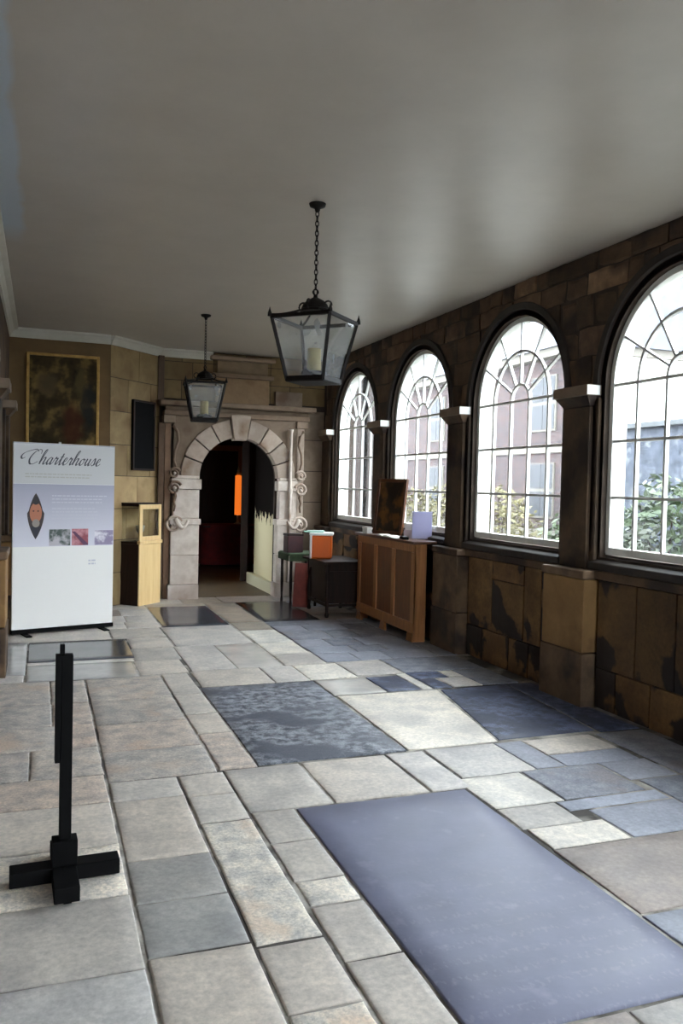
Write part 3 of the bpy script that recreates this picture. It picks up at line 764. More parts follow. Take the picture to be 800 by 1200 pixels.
# raised tablet with moulded head above the ledge, and a lower side block
pb('tablet', 2.26, 3.02, 2.702, 3.06, YE-0.08, col=(0.42,0.31,0.19,1), mat='portal')  # tablet colours lowered to paint in the weak light at this height
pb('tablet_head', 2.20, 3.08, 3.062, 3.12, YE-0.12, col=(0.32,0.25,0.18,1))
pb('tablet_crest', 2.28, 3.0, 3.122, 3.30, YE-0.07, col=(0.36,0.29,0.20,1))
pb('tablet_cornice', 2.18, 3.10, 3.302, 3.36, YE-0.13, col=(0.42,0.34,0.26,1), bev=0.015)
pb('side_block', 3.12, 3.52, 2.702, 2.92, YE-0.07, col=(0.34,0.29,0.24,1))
# strapwork scrolls; brown tints paint in the shadows of the deep carving
def spiral(cx, cz, r0, turns, y, sgn=1, start=0.0, n=40):
    return [(cx+sgn*(r0*(1-0.8*t))*math.cos(start+turns*2*PI*t), y, cz+(r0*(1-0.8*t))*math.sin(start+turns*2*PI*t)) for t in [i/n for i in range(n+1)]]
for sgn, cx in ((1, 1.70), (-1, 3.49)):
    y = YF-0.03
    for cz, r0 in ((1.72, 0.075), (1.52, 0.095), (1.02, 0.12)):
        MB().tube(spiral(cx, cz, r0, 1.6, y, sgn, 0.4), 0.020, 8, r_end=0.012).build('scroll', M['portal'], portal, smooth=True, color=((0.30,0.23,0.18,1) if sgn > 0 and cz > 1.2 else (0.95,0.9,0.86,1)))
        MB().lathe([(0.001,-0.02),(0.016,-0.012),(0.02,0),(0.016,0.012),(0.001,0.02)], (cx, y-0.01, cz), 10).build('scroll_boss', M['portal'], portal, smooth=True)
    MB().tube([(cx, y+0.01, 1.46), (cx+sgn*0.015, y-0.005, 1.40), (cx-sgn*0.005, y, 1.33), (cx+sgn*0.012, y, 1.27), (cx, y+0.012, 1.20)], 0.026, 8, r_end=0.010).build('husk_drop', M['portal'], portal, smooth=True, color=(0.30,0.23,0.18,1))
    mb = MB(); ring = []
    for t in range(13):                      # swelling console bracket at the jamb band
        a = t/12; ring.append((cx+sgn*(0.02+0.17*a), y-0.012-0.03*math.sin(PI*a), 1.10-0.13*math.sin(PI*a*0.9)+0.02*a))
    mb.tube(ring, 0.034, 8, r_end=0.018); mb.build('console', M['portal'], portal, smooth=True)
    MB().tube([(cx-sgn*0.03, y+0.015, 2.36), (cx+sgn*0.03, y, 2.28), (cx+sgn*0.045, y-0.005, 2.16), (cx+sgn*0.0, y, 2.02), (cx-sgn*0.01, y+0.01, 1.90), (cx+sgn*0.02, y+0.01, 1.80)], 0.024, 8, r_end=0.014).build('strapwork', M['portal'], portal, smooth=True, color=(0.36,0.28,0.22,1))

# ------------------------------------------------------------------ passage and dark room beyond the doorway
M['passage'] = material('passage_floor', srgb(84,70,54), srgb(110,92,72), 5.0, (0.4, 0.6), 0.2)
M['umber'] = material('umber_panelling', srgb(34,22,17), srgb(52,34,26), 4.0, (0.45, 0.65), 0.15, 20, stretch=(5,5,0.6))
pf = MB().box(1.2, 4.6, 11.62, 18.0, -0.2, 0.0).build('floor_passage', M['passage']); tag(pf, 'brown floor of the dark room through the doorway', 'floor', kind='structure')
pt = MB().box(XI0-0.05, 3.3, 11.40, 11.63, -0.2, 0.004).build('trim_5', M['passage']); tag(pt, 'worn stone threshold in the arched doorway', 'threshold', kind='structure')
# reveal: cream below; the upper shadow is painted near-black with a ragged edge
MR = bpy.data.materials.new('shade_painted_plaster'); MR.use_nodes = True
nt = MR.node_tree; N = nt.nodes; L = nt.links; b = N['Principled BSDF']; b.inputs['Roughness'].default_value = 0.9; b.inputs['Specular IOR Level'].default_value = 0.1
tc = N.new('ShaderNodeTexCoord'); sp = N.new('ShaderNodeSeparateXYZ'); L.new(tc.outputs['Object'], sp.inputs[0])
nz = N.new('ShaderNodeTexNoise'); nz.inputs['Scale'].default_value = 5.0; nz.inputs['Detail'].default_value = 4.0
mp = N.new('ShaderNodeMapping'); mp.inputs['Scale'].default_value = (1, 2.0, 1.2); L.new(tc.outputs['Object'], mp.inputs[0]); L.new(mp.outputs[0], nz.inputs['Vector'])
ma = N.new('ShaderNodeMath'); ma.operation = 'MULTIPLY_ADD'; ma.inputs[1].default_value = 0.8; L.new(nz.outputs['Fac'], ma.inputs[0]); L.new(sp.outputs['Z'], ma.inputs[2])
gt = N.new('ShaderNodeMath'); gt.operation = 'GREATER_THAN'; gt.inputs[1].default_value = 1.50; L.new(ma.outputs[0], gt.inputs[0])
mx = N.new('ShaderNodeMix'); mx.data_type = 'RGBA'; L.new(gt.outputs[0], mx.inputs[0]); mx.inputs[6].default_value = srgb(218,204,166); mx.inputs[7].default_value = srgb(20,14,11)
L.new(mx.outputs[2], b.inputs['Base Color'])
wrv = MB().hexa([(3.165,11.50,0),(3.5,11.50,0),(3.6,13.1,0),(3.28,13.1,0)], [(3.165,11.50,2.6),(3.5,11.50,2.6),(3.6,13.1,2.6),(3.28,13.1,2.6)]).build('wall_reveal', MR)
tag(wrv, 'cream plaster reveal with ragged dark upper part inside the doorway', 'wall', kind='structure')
tag(boxo('baseboard_reveal', plain('cream_skirting', srgb(200,192,160), 0.6), None, 3.135, 3.24, 11.52, 13.0, 0, 0.17, 0.01), 'cream skirting block at the foot of the reveal', 'skirting', kind='structure')
wd = MB(); wd.box(1.2,1.45,11.515,12.05,0,3.3); wd.box(1.2,1.45,12.75,18,0,3.3); wd.box(1.2,1.45,12.05,12.75,0,0.35); wd.box(1.2,1.45,12.05,12.75,1.75,3.3); wd.box(4.5,4.7,11.515,18,0,3.3); wd.box(1.2,4.7,17.8,18,0,3.3); wd.box(1.2,4.7,11.515,18,3.2,3.35); wd.box(3.62,4.6,11.515,13.1,0,3.3)
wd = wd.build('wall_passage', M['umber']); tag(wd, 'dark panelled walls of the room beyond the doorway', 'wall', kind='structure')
sw = thing('window_%d' % (len(vis)+1), 'small plain side window assumed inside the dark passage', 'window', (0,0,0), kind='structure')  # unseen opening, assumed and added so daylight reaches the cream reveal
for ya, yb, za, zb in ((12.05,12.09,0.35,1.75),(12.71,12.75,0.35,1.75),(12.09,12.71,0.35,0.39),(12.09,12.71,1.71,1.75),(12.385,12.415,0.39,1.71)): boxo('frame', M['white_frame'], sw, 1.28, 1.33, ya, yb, za, zb)
for ya in (12.09, 12.415): boxo('pane', M['glass'], sw, 1.30, 1.303, ya, ya+0.295, 0.39, 1.71)
dl = thing('door_1', 'dark brown open door leaf standing inside the doorway', 'door', (3.30, 13.12, 0), math.radians(-15), kind='structure')
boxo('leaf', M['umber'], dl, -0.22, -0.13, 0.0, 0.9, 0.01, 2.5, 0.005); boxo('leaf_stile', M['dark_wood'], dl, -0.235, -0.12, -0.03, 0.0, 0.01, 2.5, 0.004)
for za, zb in ((0.2,1.0),(1.15,2.3)): boxo('leaf_panel', M['dark_wood'], dl, -0.235, -0.222, 0.15, 0.75, za, zb, 0.006)
# red-draped table, orange lamp and inner door frame in the dark room
tb = thing('draped_table', 'dark table draped in deep red cloth in the far room', 'table', (3.45, 16.0, 0))
M['redcloth'] = material('deep_red_cloth', srgb(96,18,20), srgb(124,28,26), 8.0, (0.75,0.9), 0.2)
mb = MB(); V = []; n = 40
for i in range(n):
    a = 2*PI*i/n; rx, ry = 0.52, 0.30
    sx = math.copysign(abs(math.cos(a))**0.5, math.cos(a)); sy = math.copysign(abs(math.sin(a))**0.5, math.sin(a))
    fl = 1+0.05*math.sin(9*a)
    V += [(sx*rx, sy*ry, 0.80), (sx*rx*1.01, sy*ry*1.01, 0.77), (sx*rx*1.06*fl, sy*ry*1.06*fl, 0.02)]
F = [tuple(i*3 for i in range(n))]
for i in range(n):
    j = (i+1) % n
    F += [(i*3,i*3+1,j*3+1,j*3), (i*3+1,i*3+2,j*3+2,j*3+1)]
mb.add(V, F); mb.build('drape', M['redcloth'], tb, smooth=True); boxo('table_top', M['dark_wood'], tb, -0.5, 0.5, -0.28, 0.28, 0.74, 0.765)
lp = thing('table_lamp', 'tall glowing orange lamp on the red-draped table', 'lamp', (3.64, 15.9, 0.80))
MB().lathe([(0.075,0),(0.08,0.012),(0.03,0.03),(0.018,0.10),(0.018,0.16),(0.03,0.18)], (0,0,0), 16).build('lamp_base', plain('lamp_brass', srgb(180,170,150), 0.3, 0.6), lp, smooth=True)
MB().lathe([(0.065,0.18),(0.062,0.95),(0.03,0.96)], (0,0,0), 20).build('lamp_shade', plain('orange_shade', srgb(220,90,20), 0.6, emit=(1.0,0.20,0.02,1), es=0.16), lp, smooth=True)
MB().lathe([(0.03,0.96),(0.04,0.99),(0.028,1.06),(0.004,1.14)], (0,0,0), 12).build('finial', plain('lamp_finial', srgb(210,190,150), 0.4), lp, smooth=True)
fr = thing('door_2', 'dim brown door frame on the far wall of the room', 'door', (3.55, 17.78, 0), kind='structure')
for x0, x1, z0, z1 in ((-0.62,-0.5,0,2.3),(0.5,0.62,0,2.3),(-0.62,0.62,2.302,2.42)): boxo('frame', M['oak'], fr, x0, x1, -0.06, 0.0, z0, z1)
boxo('leaf', M['dark_wood'], fr, -0.5, 0.5, -0.03, 0.0, 0.0, 2.3)

# ------------------------------------------------------------------ hanging lanterns
def lantern(x, y, rz, label):
    L_ = thing('hanging_lantern', label, 'lantern', (x, y, 0), rz, 'glazed iron lanterns hanging from the ceiling')
    zb, zt = 2.275, 2.665
    rb, rt = 0.182, 0.290
    C = lambda i, r, z: (r*math.cos(PI/2*i), r*math.sin(PI/2*i), z)
    # ceiling rose
    MB().lathe([(0.006,CEIL-0.055),(0.014,CEIL-0.05),(0.02,CEIL-0.03),(0.05,CEIL-0.018),(0.055,CEIL-0.002),(0.0555,CEIL)], (0,0,0), 18).build('ceiling_rose', M['iron'], L_, smooth=True)
    # chain of alternating links
    z = CEIL-0.05; k = 0; src = [None, None]
    while z > 2.86:
        if src[k % 2] is None:
            pts = [(0.011*math.cos(a), 0, 0.021*math.sin(a)) for a in [2*PI*i/12 for i in range(12)]]
            if k % 2: pts = [(0, p[0], p[2]) for p in pts]
            src[k % 2] = MB().tube(pts, 0.0036, 5, closed=True).build('chain_link', M['iron'], L_, smooth=True, loc=(0,0,z-0.015))
        else: share(src[k % 2], 'chain_link', L_, (0,0,z-0.015))
        z -= 0.031; k += 1
    MB().tube([(0.018*math.cos(a), 0, 2.845+0.018*math.sin(a)) for a in [2*PI*i/16 for i in range(16)]], 0.005, 6, closed=True).build('top_ring', M['iron'], L_, smooth=True)
    # crown: domed smoke cap with small scrolls
    MB().lathe([(0.088,2.735),(0.090,2.742),(0.080,2.765),(0.055,2.79),(0.030,2.803),(0.014,2.812),(0.012,2.828)], (0,0,0), 20).build('crown', M['iron'], L_, smooth=True)
    MB().tube([(0.088*math.cos(a), 0.088*math.sin(a), 2.726) for a in [2*PI*i/24 for i in range(24)]], 0.010, 6, closed=True).build('crown_ring', M['iron'], L_, smooth=True)
    for i in range(4):
        a = PI/2*i+PI/4
        pts = [(0.09+0.028*math.cos(t), 0, 2.755+0.028*math.sin(t)) for t in [PI*0.9-1.5*PI*q/10 for q in range(11)]]
        pts = [(p[0]*math.cos(a), p[0]*math.sin(a), p[2]) for p in pts]
        MB().tube(pts, 0.006, 6).build('crown_scroll', M['iron'], L_, smooth=True)
        a = PI/2*i                        # curved roof arm from corner to crown
        pts = [(rt*(1-t)+0.085*t, 0, zt+0.012+(2.728-zt-0.012)*(t**1.6)) for t in [q/8 for q in range(9)]]
        pts = [(p[0]*math.cos(a), p[0]*math.sin(a), p[2]) for p in pts]
        MB().tube(pts, 0.008, 6).build('roof_arm', M['iron'], L_, smooth=True)
        # corner post, spike, rails
        MB().bar(C(i, rb, zb), C(i, rt, zt), 0.018, 0.018, (math.cos(a), math.sin(a), 0)).build('corner_post', M['iron'], L_)
        MB().lathe([(0.014,0.0),(0.013,0.02),(0.006,0.04),(0.001,0.06)], C(i, rt+0.012, zt+0.0), 8).build('corner_spike', M['iron'], L_, smooth=True)
        MB().bar(C(i, rt, zt), C(i+1, rt, zt), 0.020, 0.022).build('top_rail', M['iron'], L_)
        r2 = rt-(rt-rb)*0.13; z2 = zt-(zt-zb)*0.13
        MB().bar(C(i, rb, zb+0.004), C(i+1, rb, zb+0.004), 0.022, 0.030).build('bottom_rail', M['iron'], L_)
        g0 = 0.006
        MB().add([C(i, rb-g0, zb+0.015), C(i+1, rb-g0, zb+0.015), C(i+1, rt-g0, zt-0.006), C(i, rt-g0, zt-0.006)], [(0,1,2,3)]).build('pane', M['lglass'], L_)
    # floor plate, lamp dish and candle sleeve
    MB().prism([C(i, rb+0.004, zb-0.016) for i in range(4)], (0,0,0), (0,0,0.010)).build('base_plate', M['iron'], L_)
    MB().lathe([(0.055,zb-0.005),(0.075,zb+0.02),(0.082,zb+0.055),(0.060,zb+0.062),(0.050,zb+0.062)], (0,0,0), 18).build('lamp_dish', M['iron'], L_, smooth=True)
    MB().lathe([(0.044,zb+0.063),(0.044,zb+0.205),(0.036,zb+0.207),(0.034,zb+0.17)], (0,0,0), 18).build('candle_sleeve', M['canopy'], L_, smooth=True)
    return L_
lantern(1.652, 5.105, 0.0, 'black iron glazed lantern hanging corner-on between the tall windows')
lantern(1.654, 8.93, math.radians(38), 'black iron glazed lantern hanging close in front of the carved portal')

# ------------------------------------------------------------------ display board
bd = thing('display_board', 'tall white freestanding display board headed Charterhouse with portrait', 'display board', (0.237, 9.095, 0), math.atan2(0.29, 1.01))
BWID, BZ0, BZ1 = 1.05, 0.055, 1.955
boxo('panel', M['white'], bd, -BWID/2, BWID/2, -0.015, 0.015, BZ0, BZ1, 0.003)
boxo('base_bar', M['black'], bd, -BWID/2-0.005, BWID/2+0.005, -0.030, 0.030, 0.012, 0.056, 0.004)
for s in (-0.40, 0.40): boxo('foot', M['black'], bd, s-0.03, s+0.03, -0.20, 0.20, 0.0, 0.014, 0.003)
boxo('top_rail', plain('rail_aluminium', srgb(150,150,152), 0.35, 0.7), bd, -BWID/2, BWID/2, -0.018, 0.018, BZ1, BZ1+0.012)
BH = BZ1-BZ0
def bp(u, v, d=0.0): return (-BWID/2+u*BWID, -0.0155-d, BZ1-v*BH)
def print_patch(name, u0, u1, v0, v1, mat, d=0.0006, parent=None):
    return MB().add([bp(u0,v1,d), bp(u1,v1,d), bp(u1,v0,d), bp(u0,v0,d)], [(0,1,2,3)]).build(name, mat, parent or bd)
# printed lavender band fading to white (printed ink gradient)
MG = bpy.data.materials.new('lavender_print'); MG.use_nodes = True
nt = MG.node_tree; N = nt.nodes; L = nt.links; b = N['Principled BSDF']; b.inputs['Roughness'].default_value = 0.45
tc = N.new('ShaderNodeTexCoord'); sp = N.new('ShaderNodeSeparateXYZ'); L.new(tc.outputs['Generated'], sp.inputs[0])
rp = N.new('ShaderNodeValToRGB'); L.new(sp.outputs['Z'], rp.inputs['Fac'])
rp.color_ramp.elements[0].color = srgb(226,224,234); rp.color_ramp.elements[1].color = srgb(168,168,186)
L.new(rp.outputs['Color'], b.inputs['Base Color'])
print_patch('lavender_band', 0.0, 1.0, 0.215, 0.555, MG)
print_patch('dimmed_header', 0.0, 1.0, 0.0, 0.213, plain('header_dim', srgb(205,205,205), 0.45), 0.0004)  # upper board's dimmer tone painted on as a grey patch
ink = plain('print_ink', srgb(74,74,82), 0.5); soft = plain('print_grey', srgb(186,184,176), 0.5); ltint = plain('print_pale', srgb(206,205,216), 0.5)
# script heading written as pen strokes
def catmull(P, n=7):
    out = []
    for i in range(len(P)-1):
        p0 = P[max(i-1,0)]; p1 = P[i]; p2 = P[i+1]; p3 = P[min(i+2,len(P)-1)]
        for k in range(n):
            t = k/n
            out.append(tuple(0.5*((2*p1[j])+(-p0[j]+p2[j])*t+(2*p0[j]-5*p1[j]+4*p2[j]-p3[j])*t*t+(-p0[j]+3*p1[j]-3*p2[j]+p3[j])*t**3) for j in (0,1)))
    out.append(P[-1]); return out
GL = {  # cursive strokes: unit x-height, advance
 'C': (1.55, [[(0.9,1.75),(0.55,2.05),(-0.1,1.9),(-0.9,1.5),(-1.15,1.0),(-0.9,0.7),(-0.6,0.9)], [(1.35,1.45),(1.25,1.95),(0.85,2.0),(0.35,1.5),(0.1,0.7),(0.35,0.05),(0.8,0.0),(1.3,0.35)]]),
 'h': (0.95, [[(0.0,0.3),(0.3,1.2),(0.45,2.0),(0.3,2.0),(0.15,1.3),(0.1,0.0)], [(0.1,0.1),(0.3,0.75),(0.55,0.98),(0.65,0.8),(0.58,0.2),(0.7,0.0),(0.95,0.3)]]),
 'a': (0.90, [[(0.62,0.85),(0.4,1.0),(0.12,0.6),(0.12,0.15),(0.3,0.0),(0.55,0.4),(0.66,0.95)], [(0.66,0.95),(0.58,0.25),(0.68,0.0),(0.9,0.3)]]),
 'r': (0.72, [[(0.0,0.3),(0.2,1.05),(0.28,0.85),(0.48,0.88),(0.42,0.3),(0.5,0.0),(0.72,0.3)]]),
 't': (0.62, [[(0.0,0.3),(0.25,1.0),(0.35,1.6),(0.25,0.6),(0.28,0.05),(0.4,0.0),(0.62,0.3)], [(0.05,1.08),(0.55,1.14)]]),
 'e': (0.70, [[(0.0,0.3),(0.4,0.6),(0.45,0.95),(0.25,0.95),(0.12,0.45),(0.25,0.0),(0.5,0.05),(0.7,0.3)]]),
 'o': (0.80, [[(0.45,0.98),(0.15,0.7),(0.12,0.2),(0.32,0.0),(0.58,0.35),(0.52,0.85),(0.42,0.95),(0.6,0.8),(0.8,0.85)]]),
 'u': (0.95, [[(0.0,0.3),(0.18,0.98),(0.12,0.3),(0.25,0.0),(0.5,0.35),(0.64,0.98)], [(0.64,0.98),(0.58,0.2),(0.7,0.0),(0.95,0.3)]]),
 's': (0.66, [[(0.0,0.3),(0.3,1.05),(0.45,0.55),(0.4,0.1),(0.2,0.0),(0.1,0.15)], [(0.4,0.05),(0.66,0.3)]])}
def script_text(word, u0, v_base, unit, slant=0.42, pen=0.13):
    """each letter a flat inked part; unit = x-height in metres"""
    x = 0.0
    for ch in word:
        adv, strokes = GL[ch]
        V = []; F = []
        for st in strokes:
            P = catmull(st); o = len(V)
            for i, (px, py) in enumerate(P):
                q = P[min(i+1,len(P)-1)]; r = P[max(i-1,0)]
                tx, ty = q[0]-r[0], q[1]-r[1]; l = math.hypot(tx,ty) or 1
                w = pen*(0.30+0.70*abs((ty/l)*0.85-(tx/l)*0.5 if ty < 0 else 0.15))
                nx, ny = -ty/l*w, tx/l*w
                for s in (-1,1):
                    gx = (x+px+s*nx+slant*(py+s*ny))*unit; gz = (py+s*ny)*unit
                    V.append((-BWID/2+u0*BWID+gx, -0.0168, BZ1-v_base*BH+gz))
            for i in range(len(P)-1): F.append((o+i*2,o+i*2+1,o+i*2+3,o+i*2+2))
        MB().add(V, F).build('letter', ink, bd)
        x += adv
script_text('Charterhouse', 0.125, 0.108, 0.0735, pen=0.11)
def text_rows(u0, u1, v0, n, dv, h, mat):     # far too small to read in the photograph: rows of word-length dashes
    mb = MB()
    for i in range(n):
        u = u0; end = u1-random.uniform(0,0.12)*(u1-u0)
        while u < end:
            w = random.uniform(0.015,0.05); mb.add([bp(u,v0+i*dv+h,0.001), bp(min(u+w,end),v0+i*dv+h,0.001), bp(min(u+w,end),v0+i*dv,0.001), bp(u,v0+i*dv,0.001)], [(0,1,2,3)]); u += w+0.008
    o = mb.build('small_print', mat, bd); o['kind'] = 'stuff'
text_rows(0.11, 0.80, 0.158, 2, 0.016, 0.006, soft); text_rows(0.37, 0.93, 0.275, 3, 0.018, 0.006, ltint); text_rows(0.37, 0.86, 0.345, 4, 0.018, 0.006, ltint)
text_rows(0.74, 0.82, 0.635, 2, 0.018, 0.008, ltint)
# pointed-oval portrait print
def vesica(u, v, hw, top, bot, n=16):
    P = []
    for i in range(n+1):
        t = i/n; y = v-top+(top+bot)*t
        w = hw*(math.sin(PI*min(1,t/0.72)**0.8/2*1.0) if t < 0.4 else math.cos((t-0.4)/0.6*PI/2)**0.85)
        P.append((w, y))
    return [(u+w, y) for w, y in P]+[(u-w, y) for w, y in reversed(P[1:-1])]
def patch_poly(name, pts, mat, d, parent=None):
    return MB().add([bp(a, c, d) for a, c in pts], [tuple(range(len(pts)))]).build(name, mat, parent or bd)
por = patch_poly('portrait_print', vesica(0.215, 0.39, 0.082, 0.125, 0.125), plain('portrait_ground', srgb(60,44,42), 0.5), 0.0010)
ell = lambda u, v, a, c, n=24: [(u+a*math.cos(2*PI*i/n), v+c*math.sin(2*PI*i/n)) for i in range(n)]
patch_poly('face_print', ell(0.215, 0.372, 0.058, 0.055), plain('portrait_skin', srgb(186,116,84), 0.5), 0.0013, por)
patch_poly('beard_print', ell(0.217, 0.428, 0.036, 0.022), plain('portrait_grey', srgb(150,140,130), 0.5), 0.0016, por)
patch_poly('robe_print', [(0.158,0.446),(0.272,0.446),(0.240,0.482),(0.215,0.513),(0.190,0.482)], plain('portrait_robe', srgb(34,34,48), 0.5), 0.0015, por)
patch_poly('cap_print', ell(0.215, 0.306, 0.034, 0.022), plain('portrait_cap', srgb(40,30,32), 0.5), 0.0016, por)
for s in (-0.022, 0.022): patch_poly('eye_print', ell(0.215+s, 0.362, 0.009, 0.004, 10), plain('portrait_eye', srgb(70,40,34), 0.5), 0.0017, por)
# three small photographs
def photo_mat(name, c1, c2, sc):
    return material(name, c1, c2, sc, (0.4,0.45), 0, detail=3, lo=0.42, hi=0.58)
p1 = print_patch('photo_print', 0.345, 0.555, 0.462, 0.552, photo_mat('courtyard_photo', srgb(70,84,78), srgb(196,190,196), 9), 0.0010)
p2 = print_patch('photo_print', 0.568, 0.735, 0.460, 0.552, photo_mat('red_photo', srgb(150,74,86), srgb(202,140,148), 7), 0.0010)
p3 = print_patch('photo_print', 0.80, 0.995, 0.470, 0.552, photo_mat('pale_photo', srgb(150,138,168), srgb(232,228,236), 9), 0.0010)
patch_poly('diagonal_print', [(0.568,0.475),(0.60,0.475),(0.735,0.545),(0.735,0.552),(0.69,0.552)], plain('photo_dark', srgb(96,52,84), 0.5), 0.0013, p2)

# ------------------------------------------------------------------ painting over the board
pa = thing('framed_painting', 'dark old figure painting in thin gilt frame above the display board', 'painting', (0.245, YP-0.03, 2.0))
gilt = material('gilt_frame', srgb(150,112,48), srgb(184,146,74), 12.0, (0.35,0.5), 0.1, metal=0.3)
W2, H2 = 0.425, 1.13
for x0, x1, z0, z1 in ((-W2,-W2+0.035,0,H2),(W2-0.035,W2,0,H2),(-W2+0.035,W2-0.035,H2-0.035,H2),(-W2+0.035,W2-0.035,0,0.035)):
    boxo('frame_rail', gilt, pa, x0, x1, -0.03, 0.03, z0, z1, 0.006)
MP = bpy.data.materials.new('old_canvas'); MP.use_nodes = True
nt = MP.node_tree; N = nt.nodes; L = nt.links; b = N['Principled BSDF']; b.inputs['Roughness'].default_value = 0.7; b.inputs['Specular IOR Level'].default_value = 0.2
tc = N.new('ShaderNodeTexCoord'); nz = N.new('ShaderNodeTexNoise'); nz.inputs['Scale'].default_value = 5; nz.inputs['Detail'].default_value = 5; L.new(tc.outputs['Object'], nz.inputs['Vector'])
rp = N.new('ShaderNodeValToRGB'); L.new(nz.outputs['Fac'], rp.inputs['Fac']); e = rp.color_ramp.elements
e[0].position = 0.30; e[0].color = srgb(26,21,13); e[1].position = 0.68; e[1].color = srgb(136,112,66); x = e.new(0.5); x.color = srgb(64,52,30)
def blob(prev, px, pz, sx, sz, col):
    mp = N.new('ShaderNodeMapping'); mp.vector_type = 'POINT'; mp.inputs['Location'].default_value = (-px/sx, 0, -pz/sz); mp.inputs['Scale'].default_value = (1/sx, 1, 1/sz)
    ad = N.new('ShaderNodeVectorMath'); ad.operation = 'MULTIPLY_ADD'; ad.inputs[1].default_value = (0.22,0.0,0.22); L.new(nz.outputs['Color'], ad.inputs[0]); L.new(tc.outputs['Object'], ad.inputs[2])
    L.new(ad.outputs[0], mp.inputs[0]); ln = N.new('ShaderNodeVectorMath'); ln.operation = 'LENGTH'; L.new(mp.outputs[0], ln.inputs[0])
    mr = N.new('ShaderNodeMapRange'); mr.inputs['From Min'].default_value = 0.6; mr.inputs['From Max'].default_value = 1.1; mr.inputs['To Min'].default_value = 0.85; mr.inputs['To Max'].default_value = 0.0; L.new(ln.outputs['Value'], mr.inputs['Value'])
    mx = N.new('ShaderNodeMix'); mx.data_type = 'RGBA'; L.new(mr.outputs[0], mx.inputs[0]); L.new(prev, mx.inputs[6]); mx.inputs[7].default_value = col
    return mx.outputs[2]
c = blob(rp.outputs['Color'], 0.22, 0.38, 0.13, 0.30, srgb(70,34,20)); c = blob(c, -0.06, 0.86, 0.12, 0.16, srgb(88,74,52)); c = blob(c, 0.30, 0.92, 0.09, 0.20, srgb(88,76,46)); c = blob(c, 0.40, 0.6, 0.08, 0.34, srgb(36,38,36))
L.new(c, b.inputs['Base Color'])
boxo('canvas', MP, pa, -W2+0.03, W2-0.03, -0.012, 0.02, 0.03, H2-0.03)
tag(boxo('picture_fitting', M['white'], None, 0.20, 0.23, YP-0.06, YP-0.03, 1.99, 2.055, 0.004), 'small white fitting below the painting on ochre wall', 'fitting')
bpy.data.objects['picture_fitting'].location.z = 0

# dark wall hatch on the canted wall
def corner_frame(u, d, z): p = CA+cn*u-nn*d; return (p.x, p.y, z)
ang = math.atan2(cn.y, cn.x)
ht = thing('wall_hatch', 'black framed panel fixed high on the canted yellow wall', 'wall panel', corner_frame(0.625, 0.014, 1.74), ang)
boxo('backing', M['black'], ht, -0.225, 0.225, -0.03, 0.0, 0.0, 0.92, 0.004)
for x0, x1, z0, z1 in ((-0.225,-0.2,0,0.92),(0.2,0.225,0,0.92),(-0.2,0.2,0.895,0.92),(-0.2,0.2,0,0.025)): boxo('frame_rail', M['dark_wood'], ht, x0, x1, -0.042, -0.03, z0, z1)

# ------------------------------------------------------------------ glazed display case on the canted corner
dc = thing('display_case', 'narrow pale wood display case with glazed head beside the board', 'display case', (1.345, 10.87, 0), math.radians(46))
cw, cd = 0.225, 0.34
boxo('front_board', M['pale_wood'], dc, -cw, cw, 0.0, 0.02, 0.0, 0.79, 0.003)
boxo('side_board', M['dark_wood'], dc, -cw, -cw+0.018, 0.021, cd, 0.0, 0.79); boxo('side_board', M['dark_wood'], dc, cw-0.018, cw, 0.021, cd, 0.0, 0.79); boxo('back_board', M['dark_wood'], dc, -cw, cw, cd+0.001, cd+0.018, 0.0, 1.30)  # dark wood paints in the shade of the case's unlit side
boxo('ledge', M['pale_wood'], dc, -cw-0.015, cw+0.015, -0.018, 0.03, 0.792, 0.835, 0.006); boxo('shelf', M['dark_wood'], dc, -cw, cw, 0.031, cd, 0.792, 0.82)
for x0, x1, z0, z1 in ((-cw,-cw+0.06,0.836,1.30),(cw-0.05,cw,0.836,1.30),(-cw+0.06,cw-0.05,1.24,1.30),(-cw+0.06,cw-0.05,0.836,0.89)): boxo('front_frame', M['pale_wood'], dc, x0, x1, 0.0, 0.02, z0, z1, 0.003)
boxo('front_glass', M['clear'], dc, -cw+0.06, cw-0.05, 0.008, 0.011, 0.89, 1.24)
for y0, y1, z0, z1 in ((cd-0.03,cd,0.822,1.30),(0.021,cd-0.03,1.275,1.30)): boxo('side_frame', M['dark_wood'], dc, -cw, -cw+0.018, y0, y1, z0, z1)
boxo('side_glass', M['clear'], dc, -cw+0.007, -cw+0.010, 0.022, cd-0.03, 0.822, 1.274); boxo('lid', M['dark_wood'], dc, -cw-0.005, cw+0.005, 0.021, cd+0.02, 1.301, 1.318)
cup = tag(MB().lathe([(0.05,0),(0.052,0.01),(0.02,0.03),(0.016,0.09),(0.05,0.13),(0.06,0.20),(0.055,0.202),(0.045,0.14)], (0,0,0), 18).build('silver_cup', plain('silver', srgb(190,188,182), 0.3, 0.8), None, smooth=True), 'small pale metal cup inside the glazed case', 'cup')
cup.location = (1.345-0.17*math.sin(math.radians(46)), 10.87+0.17*math.cos(math.radians(46)), 0.82)

